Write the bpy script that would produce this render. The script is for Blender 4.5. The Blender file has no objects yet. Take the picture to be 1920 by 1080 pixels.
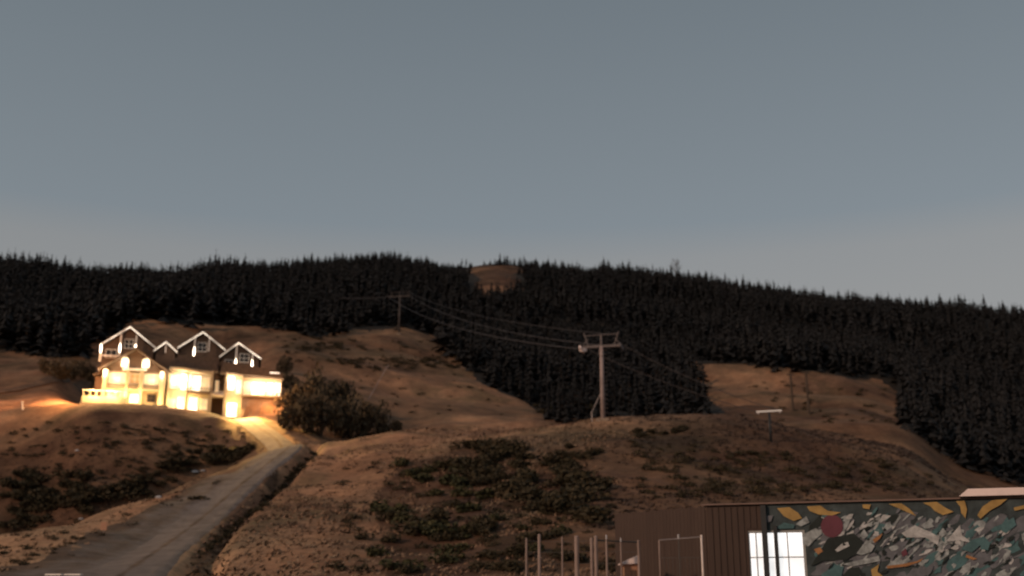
import bpy, math, random
import numpy as np
from mathutils import Vector, Matrix
random.seed(7); rng = np.random.default_rng(11)
R = math.radians
SC = bpy.context.scene
COL = SC.collection

# ------------------------------------------------------------------ camera
CAMZ = 2.5; PITCH = R(16.0); FPX = 2059.0
cd = bpy.data.cameras.new('camera'); cam = bpy.data.objects.new('camera', cd); COL.objects.link(cam)
cam.location = (0, 0, CAMZ); cam.rotation_euler = (R(90) + PITCH, 0, 0)
cd.sensor_width = 36; cd.lens = 36 * FPX / 1920; cd.clip_start = 0.1; cd.clip_end = 20000
cd.dof.use_dof = True; cd.dof.focus_distance = 12.0; cd.dof.aperture_fstop = (cd.lens / 1000) / 0.0330
SC.camera = cam

# ------------------------------------------------------------------ dusk sky, faint warm sun, exposure
SUN_EL, SUN_AZ = R(21), R(-128)            # azimuth measured from +Y towards +X : low behind the camera on the left
w = bpy.data.worlds.new('World'); SC.world = w; w.use_nodes = True
nt = w.node_tree; nt.nodes.clear()
sky = nt.nodes.new('ShaderNodeTexSky'); sky.sky_type = 'NISHITA'; sky.sun_disc = False
sky.sun_elevation = SUN_EL; sky.sun_rotation = SUN_AZ; sky.air_density = 1.0; sky.dust_density = 1.6; sky.ozone_density = 1.0
hs = nt.nodes.new('ShaderNodeHueSaturation'); hs.inputs['Saturation'].default_value = 0.42
mx = nt.nodes.new('ShaderNodeMix'); mx.data_type = 'RGBA'; mx.blend_type = 'MULTIPLY'; mx.inputs['Factor'].default_value = 1
tcw = nt.nodes.new('ShaderNodeTexCoord'); sxyz = nt.nodes.new('ShaderNodeSeparateXYZ'); rmp = nt.nodes.new('ShaderNodeValToRGB')   # paler, warmer air low down
nt.links.new(tcw.outputs['Generated'], sxyz.inputs[0]); nt.links.new(sxyz.outputs['Z'], rmp.inputs[0]); nt.links.new(rmp.outputs[0], mx.inputs['B'])
els = rmp.color_ramp.elements; els[0].position = .0; els[0].color = (.98, .86, .76, 1); els[1].position = 1.0; els[1].color = (.52, .55, .58, 1)
for p_, c_ in ((.26, (.97, .86, .79)), (.298, (.93, .84, .785)), (.328, (.77, .77, .775)), (.44, (.67, .68, .69)), (.55, (.56, .58, .60))): e_ = els.new(p_); e_.color = (*c_, 1)
fl_ = nt.nodes.new('ShaderNodeMix'); fl_.data_type = 'RGBA'; fl_.inputs['Factor'].default_value = .82; fl_.inputs['B'].default_value = (2.42, 2.84, 3.12, 1)
bg = nt.nodes.new('ShaderNodeBackground'); bg.inputs['Strength'].default_value = 0.114
ow = nt.nodes.new('ShaderNodeOutputWorld')
nt.links.new(sky.outputs[0], hs.inputs['Color']); nt.links.new(hs.outputs[0], fl_.inputs['A']); nt.links.new(fl_.outputs['Result'], mx.inputs['A'])
nt.links.new(mx.outputs['Result'], bg.inputs['Color']); nt.links.new(bg.outputs[0], ow.inputs[0])
sd = bpy.data.lights.new('sun', 'SUN'); sd.energy = 1.75; sd.angle = R(3); sd.color = (1.0, 0.66, 0.45)
so = bpy.data.objects.new('sun', sd); COL.objects.link(so)
sv = Vector((math.sin(SUN_AZ) * math.cos(SUN_EL), math.cos(SUN_AZ) * math.cos(SUN_EL), math.sin(SUN_EL)))
so.rotation_euler = (-sv).to_track_quat('-Z', 'Y').to_euler()
SC.view_settings.view_transform = 'Standard'; SC.view_settings.look = 'None'
SC.view_settings.exposure = 0; SC.view_settings.gamma = 1; SC.view_settings.use_curve_mapping = False

# ------------------------------------------------------------------ helpers
def tag(o, label=None, cat=None, group=None, kind=None):
    if label: o['label'] = label
    if cat: o['category'] = cat
    if group: o['group'] = group
    if kind: o['kind'] = kind
    return o
def empty(name, loc=(0, 0, 0), rz=0, label=None, cat=None, group=None):
    o = bpy.data.objects.new(name, None); COL.objects.link(o); o.location = loc; o.rotation_euler = (0, 0, rz)
    o.empty_display_size = 0.3
    return tag(o, label, cat, group)
class MB:
    def __init__(s): s.v = []; s.f = []; s.m = []
    def poly(s, pts, mi=0):
        n = len(s.v); s.v += [tuple(p) for p in pts]; s.f.append(tuple(range(n, n + len(pts)))); s.m.append(mi)
    def box(s, x0, x1, y0, y1, z0, z1, mi=0):
        n = len(s.v)
        s.v += [(x0,y0,z0),(x1,y0,z0),(x1,y1,z0),(x0,y1,z0),(x0,y0,z1),(x1,y0,z1),(x1,y1,z1),(x0,y1,z1)]
        for q in ((3,2,1,0),(4,5,6,7),(0,1,5,4),(1,2,6,5),(2,3,7,6),(3,0,4,7)):
            s.f.append(tuple(n + i for i in q)); s.m.append(mi)
        return s
    def prism(s, pts, y0, y1, mi=0):             # pts: (x,z) outline counter-clockwise seen from -y
        n = len(s.v); k = len(pts)
        s.v += [(x, y0, z) for x, z in pts] + [(x, y1, z) for x, z in pts]
        s.f.append(tuple(range(n, n + k))); s.m.append(mi)
        s.f.append(tuple(range(n + 2*k - 1, n + k - 1, -1))); s.m.append(mi)
        for i in range(k):
            j = (i + 1) % k
            s.f.append((n + i, n + k + i, n + k + j, n + j)); s.m.append(mi)
        return s
    def tube(s, p0, p1, r0, r1=None, k=8, mi=0, caps=True):
        r1 = r0 if r1 is None else r1
        p0 = Vector(p0); p1 = Vector(p1); d = (p1 - p0).normalized()
        a = d.orthogonal().normalized(); b = d.cross(a); n = len(s.v)
        for p, r in ((p0, r0), (p1, r1)):
            for i in range(k):
                t = 2 * math.pi * i / k; s.v.append(tuple(p + a * (r * math.cos(t)) + b * (r * math.sin(t))))
        for i in range(k):
            j = (i + 1) % k; s.f.append((n + i, n + j, n + k + j, n + k + i)); s.m.append(mi)
        if caps:
            s.f.append(tuple(range(n + k - 1, n - 1, -1))); s.m.append(mi)
            s.f.append(tuple(range(n + k, n + 2 * k))); s.m.append(mi)
        return s
    def path(s, pts, r, k=5, mi=0):
        for a, b in zip(pts[:-1], pts[1:]): s.tube(a, b, r, r, k, mi, False)
        return s
    def build(s, name, mats, parent=None, smooth=False, loc=None):
        me = bpy.data.meshes.new(name); me.from_pydata(s.v, [], s.f)
        if not isinstance(mats, (list, tuple)): mats = [mats]
        for m in mats: me.materials.append(m)
        if len(mats) > 1: me.polygons.foreach_set('material_index', s.m)
        if smooth: me.polygons.foreach_set('use_smooth', [True] * len(me.polygons))
        me.update()
        o = bpy.data.objects.new(name, me); COL.objects.link(o); o.parent = parent
        if loc is not None: o.location = loc
        return o
def np_mesh(name, V, F, mats, mi=None, smooth=False):
    me = bpy.data.meshes.new(name); k = F.shape[1]
    me.vertices.add(len(V)); me.vertices.foreach_set('co', np.asarray(V, np.float32).ravel())
    me.loops.add(F.size); me.loops.foreach_set('vertex_index', F.astype(np.int32).ravel())
    me.polygons.add(len(F)); me.polygons.foreach_set('loop_start', np.arange(len(F), dtype=np.int32) * k)
    for m in mats: me.materials.append(m)
    if mi is not None: me.polygons.foreach_set('material_index', np.asarray(mi, np.int32))
    me.polygons.foreach_set('use_smooth', np.full(len(F), smooth))
    me.update(calc_edges=True)
    return me
def link(name, me, parent=None, loc=(0, 0, 0), rz=0, sc=None):
    o = bpy.data.objects.new(name, me); COL.objects.link(o); o.parent = parent; o.location = loc; o.rotation_euler = (0, 0, rz)
    if sc is not None: o.scale = sc
    return o
def copy_tree(o, parent=None):
    c = o.copy(); COL.objects.link(c); c.parent = parent
    for ch in list(o.children): copy_tree(ch, c)
    return c

# ---- materials
def material(name, cols, scale=1.0, detail=5, rough=0.85, bump=0.0, bscale=None, metal=0.0, pos=None, spec=0.3, stretch=None):
    m = bpy.data.materials.new(name); m.use_nodes = True; t = m.node_tree; N = t.nodes; L = t.links
    b = N['Principled BSDF']; b.inputs['Roughness'].default_value = rough; b.inputs['Metallic'].default_value = metal
    b.inputs['Specular IOR Level'].default_value = spec
    tc = N.new('ShaderNodeTexCoord'); src = tc.outputs['Object']
    if stretch:
        mp = N.new('ShaderNodeMapping'); mp.inputs['Scale'].default_value = stretch; L.new(src, mp.inputs['Vector']); src = mp.outputs[0]
    n = N.new('ShaderNodeTexNoise'); n.inputs['Scale'].default_value = scale; n.inputs['Detail'].default_value = detail
    n.inputs['Roughness'].default_value = 0.65; L.new(src, n.inputs['Vector'])
    r = N.new('ShaderNodeValToRGB'); L.new(n.outputs['Fac'], r.inputs[0])
    e = r.color_ramp.elements; k = len(cols); ps = pos or [0.32 + 0.36 * i / max(1, k - 1) for i in range(k)]
    while len(e) < k: e.new(0.5)
    for i in range(k): e[i].position = ps[i]; e[i].color = (*cols[i], 1)
    L.new(r.outputs[0], b.inputs['Base Color'])
    if bump:
        n2 = N.new('ShaderNodeTexNoise'); n2.inputs['Scale'].default_value = bscale or scale * 4; n2.inputs['Detail'].default_value = 6
        L.new(src, n2.inputs['Vector']); bp = N.new('ShaderNodeBump'); bp.inputs['Strength'].default_value = 1
        bp.inputs['Distance'].default_value = bump; L.new(n2.outputs['Fac'], bp.inputs['Height']); L.new(bp.outputs[0], b.inputs['Normal'])
    return m
def flat(name, c, rough=0.7, metal=0.0, var=0.12, scale=3.0, **kw):
    lo = tuple(x * (1 - var) for x in c); hi = tuple(min(1, x * (1 + var)) for x in c)
    return material(name, [lo, hi], scale=scale, rough=rough, metal=metal, **kw)
def glow(name, c, strength, scale=0.8, lo=0.75):
    """something lit from inside: emission that varies a little (curtains, rooms, bulbs)"""
    m = bpy.data.materials.new(name); m.use_nodes = True; t = m.node_tree; N = t.nodes; L = t.links
    b = N['Principled BSDF']; b.inputs['Base Color'].default_value = (*[min(.8, x * .5) for x in c], 1); b.inputs['Roughness'].default_value = .3
    tc = N.new('ShaderNodeTexCoord'); n = N.new('ShaderNodeTexNoise'); n.inputs['Scale'].default_value = scale; n.inputs['Detail'].default_value = 3
    L.new(tc.outputs['Object'], n.inputs['Vector'])
    mr = N.new('ShaderNodeMapRange'); mr.inputs[1].default_value = .35; mr.inputs[2].default_value = .65
    mr.inputs[3].default_value = strength * lo; mr.inputs[4].default_value = strength
    L.new(n.outputs['Fac'], mr.inputs[0]); L.new(mr.outputs[0], b.inputs['Emission Strength'])
    b.inputs['Emission Color'].default_value = (*c, 1)
    return m
def ground_material():
    m = bpy.data.materials.new('dry_hillside'); m.use_nodes = True; t = m.node_tree; N = t.nodes; L = t.links
    b = N['Principled BSDF']; b.inputs['Roughness'].default_value = 0.95; b.inputs['Specular IOR Level'].default_value = 0.1
    tc = N.new('ShaderNodeTexCoord')
    def noise(s, d=5, ro=.6, dist=0.0):
        n = N.new('ShaderNodeTexNoise'); n.inputs['Scale'].default_value = s; n.inputs['Detail'].default_value = d
        n.inputs['Roughness'].default_value = ro; n.inputs['Distortion'].default_value = dist
        L.new(tc.outputs['Object'], n.inputs['Vector']); return n
    def ramp(n, cols, ps):
        r = N.new('ShaderNodeValToRGB'); e = r.color_ramp.elements
        while len(e) < len(cols): e.new(.5)
        for i, c in enumerate(cols): e[i].position = ps[i]; e[i].color = (*c, 1)
        L.new(n.outputs['Fac'], r.inputs[0]); return r
    def mix(a, b_, fac, mode='MIX'):
        x = N.new('ShaderNodeMix'); x.data_type = 'RGBA'; x.blend_type = mode
        L.new(a, x.inputs['A']); L.new(b_, x.inputs['B'])
        if isinstance(fac, float): x.inputs['Factor'].default_value = fac
        else: L.new(fac, x.inputs['Factor'])
        return x.outputs['Result']
    base = ramp(noise(.05, 6, .62, .4), [(.135,.076,.052), (.26,.138,.080), (.24,.150,.092), (.12,.090,.055)], [.30,.45,.57,.70])
    mid = ramp(noise(.35, 5, .65), [(.055,.040,.032), (.17,.102,.066), (.29,.18,.115)], [.32,.5,.68])
    scrub = ramp(noise(.09, 5, .6, .6), [(0,0,0), (1,1,1)], [.53,.63])
    dark = ramp(noise(1.2, 4, .6), [(.032,.030,.020), (.085,.068,.036)], [.35,.65])
    c = mix(base.outputs[0], mid.outputs[0], .45)
    sc = N.new('ShaderNodeMath'); sc.operation = 'MULTIPLY'; L.new(scrub.outputs[0], sc.inputs[0]); sc.inputs[1].default_value = .55
    c = mix(c, dark.outputs[0], sc.outputs[0])
    fine = ramp(noise(2.2, 6, .7), [(.74,.72,.70), (1.22,1.2,1.17)], [.3,.7])
    c = mix(c, fine.outputs[0], 1.0, 'MULTIPLY')
    at = N.new('ShaderNodeAttribute'); at.attribute_name = 'cover_light'          # growth tone plus painted lamp light on the near slope, dark heath to tan
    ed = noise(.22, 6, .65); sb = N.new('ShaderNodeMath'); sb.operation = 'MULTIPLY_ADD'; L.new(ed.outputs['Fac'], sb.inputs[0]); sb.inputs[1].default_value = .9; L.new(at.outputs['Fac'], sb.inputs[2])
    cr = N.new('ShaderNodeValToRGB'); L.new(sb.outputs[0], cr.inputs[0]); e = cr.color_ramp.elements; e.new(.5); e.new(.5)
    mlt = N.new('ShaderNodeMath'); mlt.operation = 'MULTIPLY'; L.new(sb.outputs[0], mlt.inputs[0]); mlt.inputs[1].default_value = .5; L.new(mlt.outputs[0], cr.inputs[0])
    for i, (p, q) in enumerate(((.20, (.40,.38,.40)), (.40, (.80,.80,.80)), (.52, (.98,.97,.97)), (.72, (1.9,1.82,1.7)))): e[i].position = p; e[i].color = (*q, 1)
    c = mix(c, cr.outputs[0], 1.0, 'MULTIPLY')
    L.new(c, b.inputs['Base Color'])
    bp = N.new('ShaderNodeBump'); bp.inputs['Distance'].default_value = .11; L.new(noise(.9, 8, .7).outputs['Fac'], bp.inputs['Height'])
    L.new(bp.outputs[0], b.inputs['Normal'])
    return m
M = {
 'ground': ground_material(),
 'forest_soil': material('forest_soil', [(.012,.010,.008), (.024,.018,.013)], scale=.3, rough=.95, bump=.3, bscale=.8),
 'gravel': material('gravel', [(.19,.16,.145), (.28,.24,.215), (.35,.30,.27)], scale=.9, detail=9, rough=.95, bump=.06, bscale=5),
 'needles': material('conifer_needles', [(.017,.018,.019), (.023,.023,.024), (.028,.027,.027)], scale=.05, rough=.8, spec=.15),
 'bark': material('bark', [(.05,.036,.026), (.09,.065,.05)], scale=3, rough=.95),
 'leaf_dark': material('scrub_leaves', [(.030,.028,.018), (.060,.048,.028), (.085,.062,.038)], scale=.7, rough=.85, spec=.15),
 'leaf_olive': material('olive_leaves', [(.045,.045,.024), (.085,.078,.036)], scale=.6, rough=.85, spec=.15),
 'grass': material('dry_grass_blades', [(.21,.128,.088), (.36,.21,.132), (.37,.25,.16), (.19,.145,.095)], scale=.07, rough=.9, spec=.1, pos=[.3,.45,.57,.7]),
 'render': flat('cream_render', (.44,.355,.245), .85, scale=.7, var=.22, bump=.01, bscale=12),
 'timber': material('dark_stained_timber', [(.07,.042,.028), (.13,.080,.055)], scale=1.5, stretch=(1,1,9), rough=.7),
 'roof': material('dark_roof_tiles', [(.050,.036,.030), (.10,.072,.058)], scale=2.5, rough=.8, bump=.02, bscale=9),
 'white': flat('white_painted_timber', (.78,.72,.66), .5),
 'stone': material('stone_cladding', [(.16,.12,.09), (.30,.235,.18)], scale=2.2, rough=.9, bump=.04, bscale=5),
 'lit': glow('lit_room_window', (1.0,.86,.64), 2.8, .55, .10),
 'lit_warm': glow('warm_lit_window', (1.0,.76,.44), 1.15, .7, .3),
 'lit_dim': glow('dim_room_window', (1.0,.72,.40), .75, .6, .45),
 'bulb': glow('lamp_bulb', (1.0,.80,.60), 9.0),
 'led': glow('light_strip', (1.0,.84,.66), 3.0, .5, .2),
 'lit_brown': glow('brown_lit_window', (.9,.60,.30), .28, .6, .4),
 'bank': material('lit_earth_bank', [(.16,.085,.045), (.26,.15,.085)], scale=.9, rough=.95, bump=.1, bscale=2.5),
 'dark_glass': flat('dark_glass', (.02,.02,.022), .15, spec=.5),
 'steel': flat('galvanised_steel', (.30,.26,.25), .55, .35, var=.25, scale=1.5),
 'dark_steel': flat('tarnished_steel', (.13,.11,.108), .6, .3, var=.25, scale=1.5),
 'faint_pole': flat('dull_tower_paint', (.075,.062,.058), .7, var=.25),
 'pole': material('weathered_tower_paint', [(.20,.15,.14), (.40,.31,.29)], scale=.9, rough=.7, stretch=(1,1,.4)),
 'cable': flat('steel_cable', (.06,.052,.052), .6, .3),
 'fence_wood': material('weathered_post_wood', [(.19,.14,.12), (.34,.26,.23)], scale=2.0, rough=.9, stretch=(3,3,.5)),
 'wire': flat('fence_wire', (.10,.09,.085), .6, .4),
 'clad': material('brown_cladding', [(.050,.033,.027), (.066,.044,.035)], scale=.8, rough=.85, stretch=(4,1,.6), bump=.004, bscale=20),
 'dark_frame': flat('dark_post_paint', (.022,.024,.026), .5),
 'pane': glow('lit_hall_pane', (1.0,.985,.97), 1.05, 1.3, .72),
 'bar': flat('grey_glazing_bar', (.30,.30,.29), .5),
 'white_metal': flat('white_sheet_metal', (.80,.66,.62), .5, scale=.9, var=.15),
 'rock': material('pale_rock', [(.30,.29,.29), (.48,.47,.48)], scale=2, rough=.9),
 'orange': flat('orange_marker_paint', (.40,.21,.13), .7),
}

# ------------------------------------------------------------------ pixel rays and terrain
cp, sp = math.cos(PITCH), math.sin(PITCH)
def ray(u, v):
    x = (u - 960) / FPX; y = (540 - v) / FPX
    d = np.array([x, cp - y * sp, sp + y * cp]); return d
def pix(u, v, D):
    d = ray(u, v); k = D / math.hypot(d[0], d[1]); return Vector((d[0] * k, d[1] * k, CAMZ + d[2] * k))
def proj(x, y, z):
    z = z - CAMZ; dep = y * cp + z * sp; up = -y * sp + z * cp
    return 960 + FPX * x / dep, 540 - FPX * up / dep
# feature lines of the place, near to far: (u, v, horizontal distance)
LA = [(-300,1092,44), (0,1092,44), (400,1092,45), (700,1090,46), (960,1085,46), (1200,1085,48), (1500,1085,52), (2250,1090,58)]
LB0 = [(-300,1072,62), (0,1055,63), (200,1040,66), (400,985,75), (560,950,78), (700,950,76), (900,925,76), (1130,905,76), (1300,915,76), (1500,925,80), (1790,965,88), (2250,1000,90)]
LB = [(-300,1050,78), (0,1012,82), (60,1000,84), (150,977,89), (260,940,96), (380,892,106), (500,850,118), (570,838,125), (700,822,122),
      (900,810,118), (1020,799,115), (1130,791,113), (1300,784,118), (1400,784,121), (1490,806,122), (1600,816,128), (1700,840,133), (1790,910,134), (1920,945,134), (2250,970,134)]
CO = [(-300,5.5), (0,7), (300,7), (440,4.5), (500,.6), (570,.2), (660,1.5), (800,3), (1100,3), (1350,2), (1500,.8), (2250,.8)]
LD = [(-300,775,168), (0,770,166), (100,752,163), (165,756,158), (300,764,156), (380,772,156), (430,784,153), (480,804,147), (530,822,142), (570,832,140), (640,818,152),
      (750,815,160), (900,800,160), (1020,788,165), (1130,783,175), (1300,778,180), (1400,777,180), (1490,796,160), (1600,800,160), (1700,815,160), (1790,885,160), (1920,922,160), (2250,950,160)]
LE = [(-300,735,196), (0,725,192), (100,722,188), (165,None,176), (300,None,174), (420,None,174), (500,728,178), (560,722,185), (640,735,188), (750,748,195), (900,745,198), (1020,768,200),
      (1130,762,205), (1300,755,208), (1400,752,205), (1490,762,200), (1600,765,195), (1700,790,195), (1790,855,195), (1920,890,195), (2250,915,195)]
LF = [(-300,655,265), (0,658,262), (150,655,262), (250,612,275), (450,608,285), (600,612,290), (750,609,292), (850,645,290), (1000,665,285), (1300,684,280), (1400,686,280),
      (1500,694,280), (1650,712,280), (1700,735,280), (1790,775,280), (1920,810,280), (2250,860,280)]
LG = [(-300,505,520), (0,520,520), (200,536,520), (340,542,520), (400,516,520), (470,521,525), (540,515,525), (600,507,525), (700,502,525), (860,507,525), (920,496,525), (980,500,525),
      (1080,516,525), (1200,525,525), (1300,536,525), (1500,565,520), (1700,583,520), (1920,600,520), (2250,635,520)]
def to_world(L):
    out = []
    for u, v, D in L:
        p = pix(u, v, D); out.append((math.atan2(p.x, p.y), D, p.z))
    return np.array(sorted(out))
AZ = np.concatenate([np.arange(-180, -34, 4.0), np.linspace(-33, 33, 470), np.arange(35, 181, 4.0)]) * math.pi / 180
RR = np.concatenate([np.arange(.5, 30, 1.5), np.arange(30, 180, .62), np.arange(180, 300, 1.6), np.arange(300, 560, 4.0), 560 * 1.12 ** np.arange(0, 27)])
def at_az(Lw, j): return np.interp(AZ, Lw[:, 0], Lw[:, j])
wa, wb0, wb, wd = to_world(LA), to_world(LB0), to_world(LB), to_world(LD)
wf, wg = to_world(LF), to_world(LG)
wdd = at_az(wd, 2)
we = []
for u, v, D in LE:
    if v is None:
        p = pix(u, 760, D); az = math.atan2(p.x, p.y); we.append((az, D, float(np.interp(az, wd[:, 0], wd[:, 2])) + .25))
    else:
        p = pix(u, v, D); we.append((math.atan2(p.x, p.y), D, p.z))
we = np.array(sorted(we))
cu = np.array([math.atan2(pix(u, 850, 100).x, pix(u, 850, 100).y) for u, _ in CO]); cdrop = np.interp(AZ, cu, [c for _, c in CO])
n1 = np.ones_like(AZ)
DK = [0.2*n1, 16*n1, 32*n1, at_az(wa,1), at_az(wb0,1), at_az(wb,1), at_az(wb,1)+.33*(at_az(wd,1)-at_az(wb,1)), at_az(wd,1), at_az(we,1), at_az(wf,1), at_az(wg,1), 640*n1, 1500*n1, 5000*n1, 14000*n1]
ZK = [0*n1, 0*n1, .5+.35*(at_az(wa,2)-1), at_az(wa,2), at_az(wb0,2), at_az(wb,2), at_az(wb,2)-cdrop, at_az(wd,2), at_az(we,2), at_az(wf,2), at_az(wg,2), at_az(wg,2)-22, at_az(wg,2)-110, 0*n1, -20*n1]
DK = np.array(DK).T; ZK = np.array(ZK).T
def smooth_az(A):                         # soften the corners between the feature points
    ker = np.exp(-.5 * (np.arange(-9, 10) / 3.5) ** 2); ker /= ker.sum(); B = A.copy()
    for k in range(A.shape[1]): B[:, k] = np.convolve(np.pad(A[:, k], 9, 'edge'), ker, 'valid')
    return B
DK = smooth_az(DK); ZK = smooth_az(ZK)
fade = np.clip((np.abs(AZ) - R(42)) / R(38), 0, 1); fade = fade * fade * (3 - 2 * fade)
ZK *= (1 - fade)[:, None]
def vnoise(x, y, s, seed=0):
    x = np.asarray(x, float) / s + seed * 17.3; y = np.asarray(y, float) / s - seed * 9.1
    xi = np.floor(x).astype(np.int64); yi = np.floor(y).astype(np.int64); fx = x - xi; fy = y - yi
    fx = fx * fx * (3 - 2 * fx); fy = fy * fy * (3 - 2 * fy)
    def h(a, b):
        n = (a * 374761393 + b * 668265263 + seed * 974711) & 0xffffffff
        n = ((n ^ (n >> 13)) * 1274126177) & 0xffffffff
        return ((n ^ (n >> 16)) & 0xffff) / 65535.0
    return (h(xi, yi) * (1 - fx) + h(xi + 1, yi) * fx) * (1 - fy) + (h(xi, yi + 1) * (1 - fx) + h(xi + 1, yi + 1) * fx) * fy - .5
def build_heights():
    h = np.diff(DK, axis=1); dl = np.diff(ZK, axis=1) / h; K = DK.shape[1]
    m = np.zeros_like(ZK)
    for k in range(1, K - 1):
        a, b = dl[:, k-1], dl[:, k]; same = a * b > 0
        w1 = 2 * h[:, k] + h[:, k-1]; w2 = h[:, k] + 2 * h[:, k-1]
        with np.errstate(divide='ignore', invalid='ignore'): mm = (w1 + w2) / (w1 / a + w2 / b)
        m[:, k] = np.where(same, mm, 0)
    m[:, 5] = np.minimum(.65 * dl[:, 4], .55 * (ZK[:, 5] - CAMZ) / DK[:, 5]) * np.clip(cdrop, .3, 1)     # the ground still climbs at the crest and at the ridge
    m[:, 10] = np.minimum(dl[:, 9], .8 * (ZK[:, 10] - CAMZ) / DK[:, 10]); m[:, 11] = dl[:, 10]
    Z = np.zeros((len(AZ), len(RR)))
    for i in range(len(AZ)):
        k = np.clip(np.searchsorted(DK[i], RR) - 1, 0, K - 2)
        t = np.clip((RR - DK[i, k]) / h[i, k], 0, 1)
        Z[i] = ((2*t**3 - 3*t**2 + 1) * ZK[i, k] + (t**3 - 2*t**2 + t) * h[i, k] * m[i, k] + (-2*t**3 + 3*t**2) * ZK[i, k+1] + (t**3 - t**2) * h[i, k] * m[i, k+1])
    return Z
GX = np.sin(AZ)[:, None] * RR[None, :]; GY = np.cos(AZ)[:, None] * RR[None, :]
GZ = build_heights()
def H(x, y):
    x = np.asarray(x, float); y = np.asarray(y, float)
    a = np.arctan2(x, y); r = np.hypot(x, y)
    i = np.clip(np.searchsorted(AZ, a) - 1, 0, len(AZ) - 2); j = np.clip(np.searchsorted(RR, r) - 1, 0, len(RR) - 2)
    s = np.clip((a - AZ[i]) / (AZ[i+1] - AZ[i]), 0, 1); t = np.clip((r - RR[j]) / (RR[j+1] - RR[j]), 0, 1)
    return (GZ[i, j] * (1-s) + GZ[i+1, j] * s) * (1-t) + (GZ[i, j+1] * (1-s) + GZ[i+1, j+1] * s) * t
def hit(u, v, rmin=36.0, rmax=600.0):
    """first ground point seen at a photo position"""
    d = ray(u, v); hd = math.hypot(d[0], d[1]); r = np.arange(rmin, rmax, .25)
    x = d[0] / hd * r; y = d[1] / hd * r; z = CAMZ + d[2] / hd * r
    under = np.nonzero(z < H(x, y))[0]
    if len(under) == 0: return None
    k = under[0]; return Vector((x[k], y[k], float(H(x[k], y[k]))))
# the track: centre line found on the smooth ground
TRPX = [(222,1088), (275,1048), (330,1008), (385,966), (430,928), (475,892), (515,862), (545,843)]
tr = [hit(u, v) for u, v in TRPX]
DRPX = [(532,828), (500,812), (465,797), (430,783), (396,773)]
dr = [hit(u, v, 130) for u, v in DRPX]
t0 = tr[0] + (tr[0] - tr[1]).normalized() * 22; tr = [t0] + tr
drive = [p for p in (tr + dr) if p is not None]
def resample(pts, step):
    P = np.array([[p.x, p.y] for p in pts]); out = [P[0]]
    for a, b in zip(P[:-1], P[1:]):
        n = max(1, int(np.linalg.norm(b - a) / step))
        for k in range(1, n + 1): out.append(a + (b - a) * k / n)
    P = np.array(out); ker = np.ones(13) / 13
    Q = np.stack([np.convolve(np.pad(P[:, c], 6, 'edge'), ker, 'valid') for c in (0, 1)], 1)
    Q[0] = P[0]; Q[-1] = P[-1]; return Q
TC = resample(drive, 1.0)
tan = np.gradient(TC, axis=0); tan /= np.linalg.norm(tan, axis=1)[:, None]; nor = np.stack([tan[:, 1], -tan[:, 0]], 1)   # to the right of travel
ra = np.hypot(TC[:, 0], TC[:, 1])
TW = np.interp(ra, [45, 80, 118, 128, 150], [1.7, 1.55, 1.45, 1.4, 1.8])        # half width
def track_dist(x, y):
    sh = np.shape(x); x = np.ravel(x); y = np.ravel(y); dist = np.full(x.shape, 1e3); side = np.zeros(x.shape); idx = np.zeros(x.shape, int)
    near = np.nonzero((np.hypot(x, y) < 175) & (np.hypot(x, y) > 25) & (x < -10) & (y > 0))[0]
    for c in range(0, len(near), 20000):
        n = near[c:c+20000]; dx = x[n, None] - TC[None, :, 0]; dy = y[n, None] - TC[None, :, 1]
        dd = dx * dx + dy * dy; k = dd.argmin(1); dist[n] = np.sqrt(dd[np.arange(len(n)), k])
        side[n] = dx[np.arange(len(n)), k] * nor[k, 0] + dy[np.arange(len(n)), k] * nor[k, 1]; idx[n] = k
    return dist.reshape(sh), side.reshape(sh), idx.reshape(sh)
tdist, tside, tidx = track_dist(GX, GY)
rough_amp = np.clip((RR - 34) / 20, 0, 1)[None, :] * np.clip((tdist - 1.6) / 2.5, 0, 1) * (1 - fade)[:, None]
terr = np.clip(np.abs(GX / np.maximum(GY, 1) + .305) / .09 - .6, 0, 1); onterr = (RR > 150) & (RR < 182)
rough_amp = np.where(onterr[None, :], rough_amp * terr, rough_amp)
rough_amp = rough_amp * np.clip((505 - RR) / 60, 0, 1)[None, :]
GZ += rough_amp * (1.1 * vnoise(GX, GY, 17, 1) + .9 * vnoise(GX, GY, 7, 2) + .40 * vnoise(GX, GY, 3, 3) + .12 * vnoise(GX, GY, 1.4, 4))
GZ += rough_amp * np.clip((RR - 170) / 100, 0, 1)[None, :] * (5 * vnoise(GX, GY, 40, 5))
win_ = np.clip((RR - 192) / 12, 0, 1) * np.clip((285 - RR) / 15, 0, 1)                  # old terraces on the meadow
GZ += rough_amp * win_[None, :] * 1.0 * np.sin((RR[None, :] + 60 * GX / np.maximum(GY, 40) + 9 * vnoise(GX, GY, 22, 51)) / 5.2)
w_at = TW[tidx]                                                                 # ditch on the uphill side, small berm on the other
ditch = np.exp(-((tside - w_at - 1.1) / .7) ** 2) * (tdist < 6) * (ra[tidx] < 119)
GZ -= 1.1 * ditch

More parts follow.
